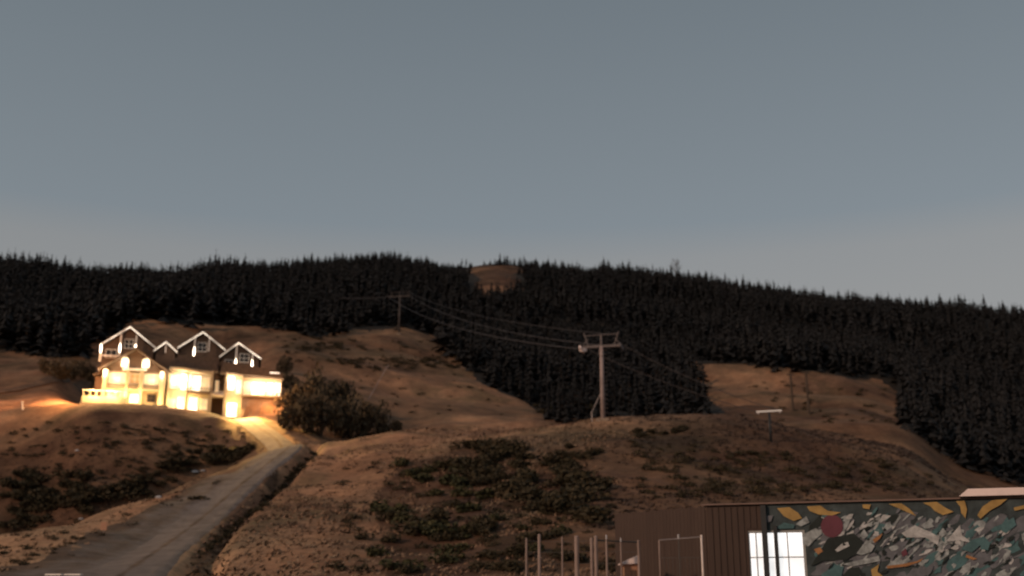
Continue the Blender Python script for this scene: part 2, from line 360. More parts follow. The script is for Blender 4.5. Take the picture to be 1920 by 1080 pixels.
# forest outline, clearings
FOREST = np.array([(-400,440), (2400,470), (2400,1010), (1800,915), (1760,880), (1712,845), (1692,790), (1690,740), (1650,715), (1500,697), (1296,681),
    (1318,712), (1350,742), (1382,790), (1390,860), (1030,860), (1010,775), (980,752), (905,722), (858,680), (838,640), (760,613), (660,617), (600,634), (470,612), (250,603), (190,636), (150,668), (90,672), (0,655), (-400,650)], float)
HOLES = [np.array(h, float) for h in ([(884,500), (900,497), (972,499), (980,510), (950,528), (925,522), (905,531), (888,517)],)]
def inpoly(P, x, y):
    c = np.zeros(np.shape(x), bool); n = len(P)
    for i in range(n):
        x0, y0 = P[i]; x1, y1 = P[(i + 1) % n]
        if y0 == y1: continue
        c ^= ((y0 > y) != (y1 > y)) & (x < (x1 - x0) * (y - y0) / (y1 - y0) + x0)
    return c
def wooded(u, v):
    a = inpoly(FOREST, u, v)
    for h in HOLES: a &= ~inpoly(h, u, v)
    return a
na, nr = GX.shape
idx = np.arange(na * nr).reshape(na, nr)
F = np.stack([idx[:-1, :-1], idx[1:, :-1], idx[1:, 1:], idx[:-1, 1:]], -1).reshape(-1, 4)[:, ::-1]
cx = GX[:-1, :-1].ravel(); cy = GY[:-1, :-1].ravel(); cz = GZ[:-1, :-1].ravel()
rr = np.hypot(cx, cy)
with np.errstate(all='ignore'): uu, vv = proj(cx, np.maximum(cy, 1), cz)
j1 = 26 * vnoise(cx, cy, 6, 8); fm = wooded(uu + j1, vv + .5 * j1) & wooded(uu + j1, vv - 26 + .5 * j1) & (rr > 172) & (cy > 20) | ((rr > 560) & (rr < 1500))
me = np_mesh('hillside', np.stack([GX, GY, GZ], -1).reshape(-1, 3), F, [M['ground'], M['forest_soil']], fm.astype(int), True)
def cover_light(x, y, u, v):
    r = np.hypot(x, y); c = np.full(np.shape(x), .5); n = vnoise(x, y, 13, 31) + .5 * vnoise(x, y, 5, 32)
    nearg = (r < 128) & (x > -40); c = np.where(nearg, .92 - np.clip((u - 620) / 900, 0, 1) * .75, c)  # near slope: lamp light painted in, brightest at left and fading right
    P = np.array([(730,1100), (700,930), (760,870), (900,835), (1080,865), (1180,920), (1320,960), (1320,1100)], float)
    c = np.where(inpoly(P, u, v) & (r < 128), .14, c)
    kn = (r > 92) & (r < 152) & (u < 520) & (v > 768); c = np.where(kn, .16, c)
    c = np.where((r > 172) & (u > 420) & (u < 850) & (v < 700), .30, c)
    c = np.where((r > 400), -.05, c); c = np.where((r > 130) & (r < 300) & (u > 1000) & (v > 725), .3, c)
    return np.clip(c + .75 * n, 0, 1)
with np.errstate(all='ignore'): gu, gv = proj(GX, np.maximum(GY, 1), GZ)
at_ = me.attributes.new('cover_light', 'FLOAT', 'POINT'); at_.data.foreach_set('value', cover_light(GX, GY, gu, gv).ravel().astype(np.float32))
hill = link('hillside', me); tag(hill, 'rust brown hillside of dry grass rising to the wooded ridge', 'hillside', kind='structure')

# gravel track and its stony verge: draped sheets; the wear attribute says how bare the gravel is
def worn_material():
    m = bpy.data.materials.new('worn_gravel'); m.use_nodes = True; t = m.node_tree; N = t.nodes; L = t.links; b = N['Principled BSDF']
    b.inputs['Roughness'].default_value = .95; b.inputs['Specular IOR Level'].default_value = .15
    tc = N.new('ShaderNodeTexCoord'); at = N.new('ShaderNodeAttribute'); at.attribute_name = 'wear'
    def ns(sc_, d, ps, cols):
        n = N.new('ShaderNodeTexNoise'); n.inputs['Scale'].default_value = sc_; n.inputs['Detail'].default_value = d; n.inputs['Roughness'].default_value = .7; L.new(tc.outputs['Object'], n.inputs['Vector'])
        r = N.new('ShaderNodeValToRGB'); e = r.color_ramp.elements
        while len(e) < len(cols): e.new(.5)
        for i, c in enumerate(cols): e[i].position = ps[i]; e[i].color = (*c, 1)
        L.new(n.outputs['Fac'], r.inputs[0]); return n, r
    _, gr_ = ns(.7, 9, (.3, .5, .7), ((.12,.096,.083), (.19,.153,.133), (.25,.205,.178)))
    _, so_ = ns(.5, 7, (.3, .5, .68), ((.05,.037,.028), (.11,.072,.050), (.18,.115,.076)))
    n3, _ = ns(.55, 8, (0, 1), ((0,0,0), (1,1,1)))
    ad = N.new('ShaderNodeMath'); ad.operation = 'ADD'; L.new(at.outputs['Fac'], ad.inputs[0]); L.new(n3.outputs['Fac'], ad.inputs[1])
    mr = N.new('ShaderNodeMapRange'); mr.inputs[1].default_value = .78; mr.inputs[2].default_value = 1.12; L.new(ad.outputs[0], mr.inputs[0])
    x = N.new('ShaderNodeMix'); x.data_type = 'RGBA'; L.new(mr.outputs[0], x.inputs['Factor']); L.new(so_.outputs[0], x.inputs['A']); L.new(gr_.outputs[0], x.inputs['B']); L.new(x.outputs['Result'], b.inputs['Base Color'])
    bp = N.new('ShaderNodeBump'); bp.inputs['Distance'].default_value = .12; n4, _ = ns(3, 8, (0, 1), ((0,0,0), (1,1,1))); L.new(n4.outputs['Fac'], bp.inputs['Height']); L.new(bp.outputs[0], b.inputs['Normal'])
    return m
m_v = worn_material()
def strip(name, rows, label):
    """rows: list of lists of (x, y, lift, wear)"""
    V, W, Q = [], [], []; k = len(rows[0])
    for r_ in rows:
        for x, y, l_, w_ in r_: V.append((x, y, float(H(x, y)) + l_)); W.append(w_)
    for i in range(len(rows) - 1):
        for c in range(k - 1): a = i * k + c; Q.append((a, a + 1, a + k + 1, a + k))
    me_ = np_mesh(name, np.array(V), np.array(Q), [m_v], None, True); at = me_.attributes.new('wear', 'FLOAT', 'POINT'); at.data.foreach_set('value', np.array(W, np.float32))
    return tag(link(name, me_), label, name.replace('_', ' '), kind='structure')
rows = []
for i in range(len(TC)):
    row = []
    for c in np.linspace(-1, 1, 11):
        e_ = .35 * vnoise(TC[i, 0] + 40 * c, TC[i, 1], 2.2, 6) + .25 * vnoise(TC[i, 0] + 40 * c, TC[i, 1], .9, 7) if c == 1 else 0
        wv = TW[i] * c + e_
        wear = .75 - .45 * max(0, 1 - abs(abs(c) - .0) / .18) + .1 * (abs(abs(c) - .5) < .15) - .35 * (c == 1)
        row.append((TC[i, 0] + nor[i, 0] * wv, TC[i, 1] + nor[i, 1] * wv, .10 - .04 * abs(c) - .04 * math.exp(-((abs(c) - .5) / .14) ** 2) - (.07 if c == 1 else 0), wear))
    rows.append(row)
strip('gravel_track', rows, 'grey gravel track climbing from bottom left over the rise to the lodge')
rows = []
for i in [i for i in range(len(TC)) if ra[i] < 119]:
    sh = np.interp(ra[i], [95, 118], [1, .45])
    rows.append([(TC[i, 0] + nor[i, 0] * TW[i] * c, TC[i, 1] + nor[i, 1] * TW[i] * c, (.055, .07, .07, .05, -.06)[j], (.62, .42, .5, .25, .0)[j]) for j, c in enumerate((-1.0, -1 - .5 * sh, -1 - 1.1 * sh, -1 - 1.7 * sh, -1 - (2.4 + 1.4 * vnoise(TC[i, 0], TC[i, 1], 5, 21)) * sh))][::-1])
strip('gravel_verge', rows, 'stony grey brown verge along the left side of the track')

# ------------------------------------------------------------------ conifers
def conifer(h, r, layers, k, seed):
    g = np.random.default_rng(seed); V = []; F_ = []
    for l in range(layers):
        t = l / (layers - 1); z = h * (.10 + .86 * t); rad = r * (1 - t) ** .8 * (.85 + .3 * g.random()) + .12
        for i in range(k):
            a = 2 * math.pi * (i + .5 * (l % 2) + .5 * g.random()) / k; q = rad * (.6 + .6 * g.random())
            wd_ = q * .42 + .1; dx, dy = math.cos(a), math.sin(a); n = len(V); dz = -.28 * q - .12; jz = (g.random() - .5) * h / layers * 1.5
            V += [(0, 0, z + .16 * h / layers * 2), (dx * q * .55 - dy * wd_, dy * q * .55 + dx * wd_, z + dz * .5 + jz), (dx * q, dy * q, z + dz + jz), (dx * q * .55 + dy * wd_, dy * q * .55 - dx * wd_, z + dz * .5 + jz)]
            F_ += [(n, n + 1, n + 2), (n, n + 2, n + 3)]
    n = len(V); V += [(.10, 0, h * .86), (-.05, .09, h * .86), (-.05, -.09, h * .86), (0, 0, h * 1.03)]; F_ += [(n, n+1, n+3), (n+1, n+2, n+3), (n+2, n, n+3)]
    return np.array(V), np.array(F_)
def trunk_np(h, r):
    mb = MB(); mb.tube((0, 0, -.6), (0, 0, h * .92), r, r * .12, 6, 0, False)
    V = np.array(mb.v); F_ = np.array([(a, b, c) for a, b, c, d in mb.f] + [(a, c, d) for a, b, c, d in mb.f]); return V, F_
VAR = [conifer(10, 2.0, 9, 7, 1), conifer(10, 1.6, 10, 7, 2), conifer(10, 2.3, 8, 7, 3), conifer(10, 1.3, 11, 6, 4), conifer(10, 1.9, 9, 7, 5)]
CHEAP = [conifer(10, 2.2, 7, 6, 11), conifer(10, 1.8, 7, 6, 12), conifer(10, 2.5, 6, 6, 13)]
crown_me = [np_mesh('crown', v, f, [M['needles']]) for v, f in VAR]
tv, tf = trunk_np(10, .17); trunk_me = np_mesh('trunk', tv, tf, [M['bark']])
xs, ys = [], []
for r0 in np.arange(165, 620, 3.4):
    da = 3.4 / r0; a = np.arange(-R(31), R(31), da); a = a + (rng.random(len(a)) - .5) * da * .9; q = r0 + (rng.random(len(a)) - .5) * 3.0
    xs.append(np.sin(a) * q); ys.append(np.cos(a) * q)
xs = np.concatenate(xs); ys = np.concatenate(ys); zs = H(xs, ys); rs = np.hypot(xs, ys)
hh = (5.2 + 3.6 * rng.random(len(xs)) ** 1.3) * np.interp(rs, [165, 260, 420, 520], [.85, 1.0, .95, .72])
hh *= (1 + .5 * vnoise(xs, ys, 30, 9)) * np.where(rs > 470, rng.uniform(.62, 1.32, len(xs)), 1)
aL = np.interp(np.arctan2(xs, ys), [R(-26), R(-18), R(-12)], [1.25, 1.15, 1.0]); hh *= aL
bu, bv = proj(xs, ys, zs); tu, tv_ = proj(xs, ys, zs + hh); mu, mv = proj(xs, ys, zs + .5 * hh)
ja = np.where(bv > 560, 46 * vnoise(xs, ys, 9, 41) + 22 * rng.normal(0, .35, len(xs)), 0); bu0, bv0 = bu, bv
bu = bu + ja; tu = tu + ja; mu = mu + ja; bv = bv + .35 * ja; tv_ = tv_ + .35 * ja; mv = mv + .35 * ja
ok = wooded(bu, bv) & (wooded(tu, tv_) | (tv_ < 520)) & wooded(mu, mv)
for h_ in HOLES: ok &= ~inpoly(h_, tu, tv_ + 6) & ~inpoly(h_, tu + 10, tv_ + 6) & ~inpoly(h_, tu - 10, tv_ + 6)
bu, bv = bu0, bv0
hh = np.where((rs > 440) & (bu > 820) & (bu < 1120), hh * .72, hh)
brow = (bu > 470) & (bu < 870) & (rs > 500); hh = np.where(brow, hh * .6, hh)
thin = rng.random(len(xs)) < .5; ok &= thin | ~((bu > 415) & (bu < 500) & (rs > 490))
ok &= ~((bu > 872) & (bu < 990) & (rs > 500) & (rng.random(len(xs)) < .6)); ok &= rs < 545; hh = np.where((rs > 495) & (((bu > 865) & (bu < 995)) | ((bu > 405) & (bu < 510))), hh * .45, hh)
sel = np.nonzero(ok)[0]; xs, ys, zs, rs, hh, bu, bv = [q[sel] for q in (xs, ys, zs, rs, hh, bu, bv)]
# pick the individuals: the skyline row and the nearest rows
inview = (bu > -10) & (bu < 1930)
sky_row = np.nonzero(inview & (rs > 505) & (rs < 530))[0]; sky_row = sky_row[np.argsort(-hh[sky_row])][:150]
near = np.nonzero(inview & (bu < 1800) & (bv < 800))[0]; near = near[np.argsort(rs[near] - 8 * hh[near])][:149]
ind = list(dict.fromkeys(list(sky_row) + list(near)))
def tree_words(i):
    u = bu[i]
    if rs[i] > 450:
        if u < 350: return ('dark pointed conifer breaking the skyline above the lodge', 'conifers on the left skyline')
        if u < 870: return ('low dark conifer along the rounded brow of the ridge', 'conifers on the rounded brow')
        if u < 1270: return ('dark conifer on the skyline right of the bare patch', 'conifers on the middle skyline')
        return ('dark conifer on the skyline of the descending right ridge', 'conifers on the right skyline')
    if u < 900: return ('dark conifer at the forest edge behind the lodge meadows', 'conifers at the edge behind the lodge')
    if u < 1030: return ('dark conifer in the hollow beside the pale meadow edge', 'conifers beside the pale meadow')
    if u < 1128: return ('dark conifer in the hollow just left of the tall lift mast', 'conifers left of the lift mast')
    if u < 1270: return ('dark conifer in the hollow right of the tall lift mast', 'conifers right of the lift mast')
    if u < 1420: return ('dark conifer of the wedge running down between lift mast and right hand meadow', 'conifers of the right wedge')
    return ('dark conifer at the forest edge around the right hand meadow', 'conifers round the right meadow')
sp_best = {}
for t_, (px_) in enumerate((37, 106, 205, 300)):
    c = [i for i in ind if rs[i] > 500]; b_ = min(c, key=lambda i: abs(bu[i] - px_)); sp_best[b_] = t_; hh[b_] = max(hh[b_], 12.5 - 1.2 * t_)
SPW = ['tallest dark conifer at the far left of the skyline', 'tall dark conifer on the skyline, second spire from the left edge', 'tall narrow conifer on the skyline above the left slope of the lodge', 'pointed conifer on the skyline above the lodge roofs']
for n_, i in enumerate(ind):
    lab, grp = tree_words(i)
    if i in sp_best: lab, grp = SPW[sp_best[i]], 'conifers on the left skyline'
    e = empty('conifer', (xs[i], ys[i], zs[i] - .1), random.uniform(0, 6.3), lab, 'tree', grp)
    s = hh[i] / 10; wx = s * random.uniform(.9, 1.25)
    c = link('crown', crown_me[n_ % 5], e, sc=(wx, wx, s)); t = link('trunk', trunk_me, e, sc=(s, s, s))
mass = np.setdiff1d(np.arange(len(xs)), np.array(ind))
Vs, Fs, off = [], [], 0
for c in range(3):
    ii = mass[c::3]; v, f = CHEAP[c]; a = rng.random(len(ii)) * 6.28; s = hh[ii] / 10; wx = s * (.95 + .4 * rng.random(len(ii)))
    ca, sa = np.cos(a) * wx, np.sin(a) * wx
    X = v[None, :, 0] * ca[:, None] - v[None, :, 1] * sa[:, None] + xs[ii, None]; Y = v[None, :, 0] * sa[:, None] + v[None, :, 1] * ca[:, None] + ys[ii, None]
    Z = v[None, :, 2] * s[:, None] + zs[ii, None]; Vs.append(np.stack([X, Y, Z], -1).reshape(-1, 3))
    Fs.append((f[None] + (np.arange(len(ii)) * len(v))[:, None, None]).reshape(-1, 3) + off); off += len(ii) * len(v)
print('trees', len(xs), 'individual', len(ind), 'mass tris', sum(len(f) for f in Fs))
tag(link('conifer_forest', np_mesh('conifer_forest', np.concatenate(Vs), np.concatenate(Fs), [M['needles']])), 'dark conifer forest covering the whole ridge', 'forest', kind='stuff')

# a bare tree and a thin mast standing out of the skyline
def bare_tree(u, v, h, D, label):
    x, y = [getattr(pix(u, v, D), q) for q in 'xy']; e = empty('bare_tree', (x, y, float(H(x, y))), 0, label, 'tree')
    mb = MB(); mb.tube((0, 0, -.5), (.3, 0, h * .9), .22, .05, 6); mb.build('trunk', M['bark'], e)
    br = MB(); g = random.Random(3)
    for k in range(34):
        z = h * (.35 + .55 * g.random()); a = g.random() * 6.28; l = h * .28 * (1.25 - z / h); p = Vector((.3 * z / h, 0, z)); q = p + Vector((math.cos(a) * l, math.sin(a) * l, l * .9))
        br.tube(p, q, .07, .03, 4)
        for _ in range(3):
            b = g.random() * 6.28; br.tube(p.lerp(q, .6), q + Vector((math.cos(b), math.sin(b), .6)) * l * .35, .04, .02, 3)
    br.build('branches', M['bark'], e)
bare_tree(1266, 505, 12.5, 517, 'thin bare tree standing above the dark skyline right of centre')

# ------------------------------------------------------------------ shrubs and grass
def bush_mesh(seed, n=420, lump=6, leaf=.11, mats=('leaf_dark',)):
    g = np.random.default_rng(seed); C = np.stack([g.uniform(-.55, .55, lump), g.uniform(-.55, .55, lump), g.uniform(.25, .75, lump)], 1); rad = g.uniform(.28, .5, lump)
    V = []; F_ = []
    for k in range(n):
        l = g.integers(lump); d = g.normal(size=3); d /= np.linalg.norm(d); p = C[l] + d * rad[l] * g.uniform(.55, 1.1) ** .6
        if p[2] < .02: p[2] = abs(p[2]) + .03
        a = g.normal(size=3); a /= np.linalg.norm(a); b = np.cross(a, g.normal(size=3)); b /= np.linalg.norm(b); s = leaf * g.uniform(.6, 1.5); m = len(V)
        V += [p - a * s, p + b * s * .6, p + a * s, p - b * s * .6]; F_ += [(m, m+1, m+2), (m, m+2, m+3)]
    return np_mesh('foliage', np.array(V), np.array(F_), [M[mats[0]]])
def stem_mesh(seed):
    g = random.Random(seed); mb = MB()
    for k in range(7):
        a = g.random() * 6.28; mb.tube((0, 0, -.1), (math.cos(a) * .45, math.sin(a) * .45, .75), .022, .008, 4, 0, False)
    o = mb.build('stems', M['bark']); me_ = o.data; bpy.data.objects.remove(o); return me_
BD = [bush_mesh(s) for s in (21, 22, 23, 24)]; BO = [bush_mesh(s, mats=('leaf_olive',)) for s in (31, 32, 33)]; ST = [stem_mesh(s) for s in (1, 2, 3)]
M['thicket'] = material('thicket_leaves', [(.050,.038,.026), (.085,.064,.040), (.12,.085,.05)], scale=.35, rough=.85, spec=.15)
BT = [bush_mesh(s, 900, 9, .075, mats=('thicket',)) for s in (41, 42, 43)]
nb = 0
def bush(u, v, w_, h_, label, group=None, kind='dark', rmin=36, name='shrub', big=False):
    global nb
    p = hit(u, v, rmin)
    if p is None: return
    nb += 1
    e = empty(name, (p.x, p.y, p.z - .08), random.uniform(0, 6.28), label, 'bush', group)
    link('foliage', random.choice(BT if big else (BD if kind == 'dark' else BO)), e, sc=(w_, w_ * random.uniform(.8, 1.2), h_)); link('stems', random.choice(ST), e, sc=(w_, w_, h_))
def where(P, u, v):
    a, b = P.min(0), P.max(0); h = ('left', 'middle', 'right')[min(2, int(3 * (u - a[0]) / (b[0] - a[0] + 1e-6)))]; w_ = ('upper', 'lower')[int((v - a[1]) / (b[1] - a[1] + 1e-6) > .5)]
    return "patch's %s %s" % (w_, h)
def scatter(poly, n, smin, smax, label, group, kind='dark', rmin=36, flatk=.62):
    P = np.array(poly, float); k = 0; g = random.Random(len(label) + n)
    while k < n:
        u = g.uniform(P[:, 0].min(), P[:, 0].max()); v = g.uniform(P[:, 1].min(), P[:, 1].max())
        if not inpoly(P, np.array(u), np.array(v)): continue
        s = g.uniform(smin, smax); kk = kind if kind != 'mix' else g.choice(('dark', 'olive')); bush(u, v, s, s * flatk, label + ', ' + where(P, u, v), group, kk, rmin); k += 1
random.seed(5)
scatter([(850,842), (960,835), (1080,880), (1160,915), (1140,985), (1040,985), (960,945), (880,925), (830,880)], 58, .9, 2.0, 'dark low scrub on the near slope below the tall lift tower', 'scrub below the lift tower')
scatter([(700,935), (800,920), (900,945), (920,1000), (820,1020), (720,985)], 20, .8, 1.5, 'dark low scrub in the middle of the near slope', 'scrub in the middle of the near slope', 'mix')
scatter([(740,875), (840,850), (960,930), (900,950), (780,910)], 18, .7, 1.3, 'olive tinged low bush on the near slope left of the dark scrub', 'olive bushes on the near slope', 'olive')
scatter([(660,1010), (960,960), (1150,1010), (1150,1075), (700,1078)], 26, .5, 1.0, 'small tufted bush low on the near slope beside the fence', 'small bushes low on the near slope', 'mix')
scatter([(1050,838), (1130,845), (1110,868), (1050,860)], 6, .5, 1.0, 'small dark bush just below the foot of the lift tower', 'bushes at the foot of the lift tower')
scatter([(1180,800), (1290,795), (1300,815), (1200,822)], 7, .5, .9, 'small dark bush on the crest right of the lift tower', 'bushes on the crest right of the tower')
scatter([(10,895), (80,885), (200,908), (320,880), (400,852), (490,842), (400,878), (330,908), (250,938), (150,972), (80,962), (25,935)], 62, 1.1, 2.2, 'dark shrub choking the gully left of the track', 'shrubs in the gully', 'dark', 90)
scatter([(300,850), (420,835), (480,838), (440,865), (330,890)], 16, .7, 1.4, 'dark shrub on the knoll side above the gully', 'shrubs on the knoll side', 'dark', 100)
scatter([(0,930), (70,940), (110,985), (60,1000), (0,1000)], 18, .8, 1.6, 'dark shrub at the left edge of the frame beside the gully', 'shrubs at the left edge', 'dark', 60)
scatter([(1000,735), (1090,755), (1130,772), (1010,778)], 16, .9, 1.7, 'rounded bush at the forest foot left of the lift tower', 'bushes at the forest foot', 'mix', 125)
# countless small scrub: one object per place of growth
def scrub_stuff(polys, name, label):
    g = np.random.default_rng(77); VV, FF, o_ = [], [], 0
    src = []
    for me_ in (BD + BO):
        v = np.zeros(len(me_.vertices) * 3, np.float32); me_.vertices.foreach_get('co', v); v = v.reshape(-1, 3)[:640]; src.append(v)
    fc = np.array([(4*i, 4*i+1, 4*i+2) for i in range(160)] + [(4*i, 4*i+2, 4*i+3) for i in range(160)])
    for P, n, s0, s1, rmin in polys:
        P = np.array(P, float); k = 0
        while k < n:
            u = g.uniform(P[:, 0].min(), P[:, 0].max()); v = g.uniform(P[:, 1].min(), P[:, 1].max())
            if not inpoly(P, np.array(u), np.array(v)): continue
            k += 1; p = hit(u, v, rmin)
            if p is None or float(track_dist(np.array(p.x), np.array(p.y))[0]) < 2.1: continue
            sv_ = src[g.integers(len(src))]; s = g.uniform(s0, s1); a = g.uniform(0, 6.28); c, d = math.cos(a) * s, math.sin(a) * s
            VV.append(np.stack([sv_[:, 0] * c - sv_[:, 1] * d + p.x, sv_[:, 0] * d + sv_[:, 1] * c + p.y, sv_[:, 2] * s * .6 + p.z - .08], 1)); FF.append(fc + o_); o_ += len(sv_)
    tag(link(name, np_mesh(name, np.concatenate(VV), np.concatenate(FF), [M['leaf_dark']])), label, 'scrub', kind='stuff')
scrub_stuff([([(1180,830), (1480,850), (1700,860), (1780,915), (1500,930), (1200,935)], 150, .35, .95, 36), ([(20,790), (480,800), (470,850), (300,900), (60,900), (0,850)], 150, .4, 1.0, 100),
    ([(560,690), (840,640), (960,730), (960,780), (740,790)], 60, .4, .9, 140), ([(1400,710), (1660,730), (1690,800), (1450,790)], 60, .5, 1.1, 130),
    ([(480,620), (840,640), (860,690), (700,700), (560,680)], 70, .5, 1.2, 170), ([(600,676), (860,672), (880,690), (700,696)], 70, .6, 1.5, 170), ([(560,640), (680,636), (650,652), (570,660)], 30, .6, 1.4, 170), ([(640,870), (1150,860), (1150,1075), (620,1078)], 110, .3, .8, 36), ([(0,1010), (420,900), (330,960), (100,1070), (0,1070)], 50, .25, .55, 40)],
    'low_scrub', 'low dark scrub dotted over the dry slopes')
dl = [(587,850), (575,866), (556,886), (534,908), (510,930), (484,952), (455,976), (425,1000), (392,1024), (360,1050), (335,1076)]
scrub_stuff([([(a0-9, b0), (a0+7, b0), (a1+11, b1), (a1-7, b1)], 16, .3, .62, 40) for (a0, b0), (a1, b1) in zip(dl[:-1], dl[1:])], 'ditch_shade_weeds', 'dark weeds added as shadow in the ditch right of the track')  # dense dark scrub added to stand for the shadow line of the ditch
# the thicket beside the lodge: large round bushes
for (u, v, w_, h_) in [(545,806,2.2,3.4), (572,812,2.6,4.6), (600,818,3.0,5.6), (630,820,2.4,4.8), (655,822,2.9,5.4), (684,822,2.2,4.6), (704,822,2.2,4.6), (724,820,1.5,2.0), (744,816,1.6,1.9), (562,775,2.4,4.2), (592,775,3.0,5.8), (530,772,1.8,2.6), (640,780,2.6,5.2), (615,770,2.0,4.8)]:
    bush(u, v, w_, h_, 'leafy bush in the back row of the thicket, close to the lodge' if v < 790 else ('tall leafy bush in the front left of the thicket beside the lodge drive' if u < 640 else ('tall leafy bush at the right end of the thicket near the leaning pole' if u < 715 else 'low bush trailing off the right end of the thicket')), 'thicket beside the lodge drive', rmin=128, name='tall_shrub', big=True)
bush(372, 938, .95, .45, 'small dark bush added for the dark drain slot left of the track', rmin=60)  # low bush added where a dark culvert slot opens in the verge
bush(108, 710, 2.4, 3.0, 'dark bush on the slope left of the lodge, beside the side road', rmin=170, big=True, name='tall_shrub')
for (u, v, w_, h_) in [(130,712,2.2,3.2), (150,708,2.0,3.2), (168,716,1.8,3.0), (90,700,2.0,2.4), (178,735,1.2,2.4), (540,735,1.8,3.0), (532,700,1.8,3.0)]:
    bush(u, v, w_, h_, 'brown leafy bush standing close around the lodge walls', 'bushes around the lodge', rmin=160, big=True, name='tall_shrub')

# tussock grass, nearest slopes
n = 34000
ga = rng.uniform(R(-27), R(27), n); gr = 40 + 110 * rng.random(n) ** .8; gx, gy = np.sin(ga) * gr, np.cos(ga) * gr
td, ts_, ti = track_dist(gx, gy); keep = (td > TW[ti] + .15) & ~((ts_ < 0) & (td < TW[ti] * 2.9) & (rng.random(n) < .93) & (gr < 122)) & ~((ts_ < 0) & (td < 14) & (rng.random(n) < .55)) & (vnoise(gx, gy, 9, 12) + .6 * vnoise(gx, gy, 2.5, 13) > -.22) & ~((gr > 146) & (np.abs(gx / gy + .305) < .1))
gx, gy, gr = gx[keep], gy[keep], gr[keep]; gz = H(gx, gy); n = len(gx)
V = np.zeros((n, 4, 3, 3)); hg = rng.uniform(.06, .17, n) * (1 + vnoise(gx, gy, 5, 14))
for k in range(4):
    a = rng.uniform(0, 6.28, n); w_ = rng.uniform(.05, .10, n); ox, oy = rng.normal(0, .12, n), rng.normal(0, .12, n); lx, ly = rng.normal(.12, .14, n), rng.normal(-.02, .14, n)
    V[:, k, 0] = np.stack([gx + ox + np.cos(a) * w_, gy + oy + np.sin(a) * w_, gz - .05], 1)
    V[:, k, 1] = np.stack([gx + ox - np.cos(a) * w_, gy + oy - np.sin(a) * w_, gz - .05], 1)
    V[:, k, 2] = np.stack([gx + ox + lx, gy + oy + ly, gz + hg * rng.uniform(.6, 1.1, n)], 1)
pu = gx / gy; hz_ = (pu + .08 * vnoise(gx, gy, 14, 15) + .10 * vnoise(gx, gy, 5, 16) > .085); hz_ |= (pu < -.235) & (gr > 99) & (gr < 150); hz_ |= vnoise(gx, gy, 11, 17) + .5 * vnoise(gx, gy, 4, 18) > .30
def soften(m):            # blades share the light of the tuft they belong to
    t = m.node_tree; c = t.nodes.new('ShaderNodeCombineXYZ'); c.inputs[0].default_value = 0; c.inputs[1].default_value = -.24; c.inputs[2].default_value = .97
    g_ = t.nodes.new('ShaderNodeNewGeometry'); v1 = t.nodes.new('ShaderNodeVectorMath'); v1.operation = 'SCALE'; v1.inputs['Scale'].default_value = .25; t.links.new(g_.outputs['Normal'], v1.inputs[0])
    v2 = t.nodes.new('ShaderNodeVectorMath'); v2.operation = 'ADD'; t.links.new(v1.outputs[0], v2.inputs[0]); t.links.new(c.outputs[0], v2.inputs[1])
    v3 = t.nodes.new('ShaderNodeVectorMath'); v3.operation = 'NORMALIZE'; t.links.new(v2.outputs[0], v3.inputs[0]); t.links.new(v3.outputs[0], t.nodes['Principled BSDF'].inputs['Normal']); return m
for nm_, ms_, mt_, lb_, ct_ in (('tussock_grass', ~hz_, soften(M['grass']), 'dry rust coloured tussock grass covering the near hillside', 'grass'), ('heather', hz_, soften(material('heather', [(.035,.026,.022), (.070,.048,.040), (.11,.070,.053)], scale=.25, rough=.9, spec=.1)), 'dark brown heather patches on the near hillside, mostly right of the lift tower', 'heather')):
    q_ = V[ms_].reshape(-1, 3); tag(link(nm_, np_mesh(nm_, q_, np.arange(len(q_)).reshape(-1, 3), [mt_])), lb_, ct_, kind='stuff')

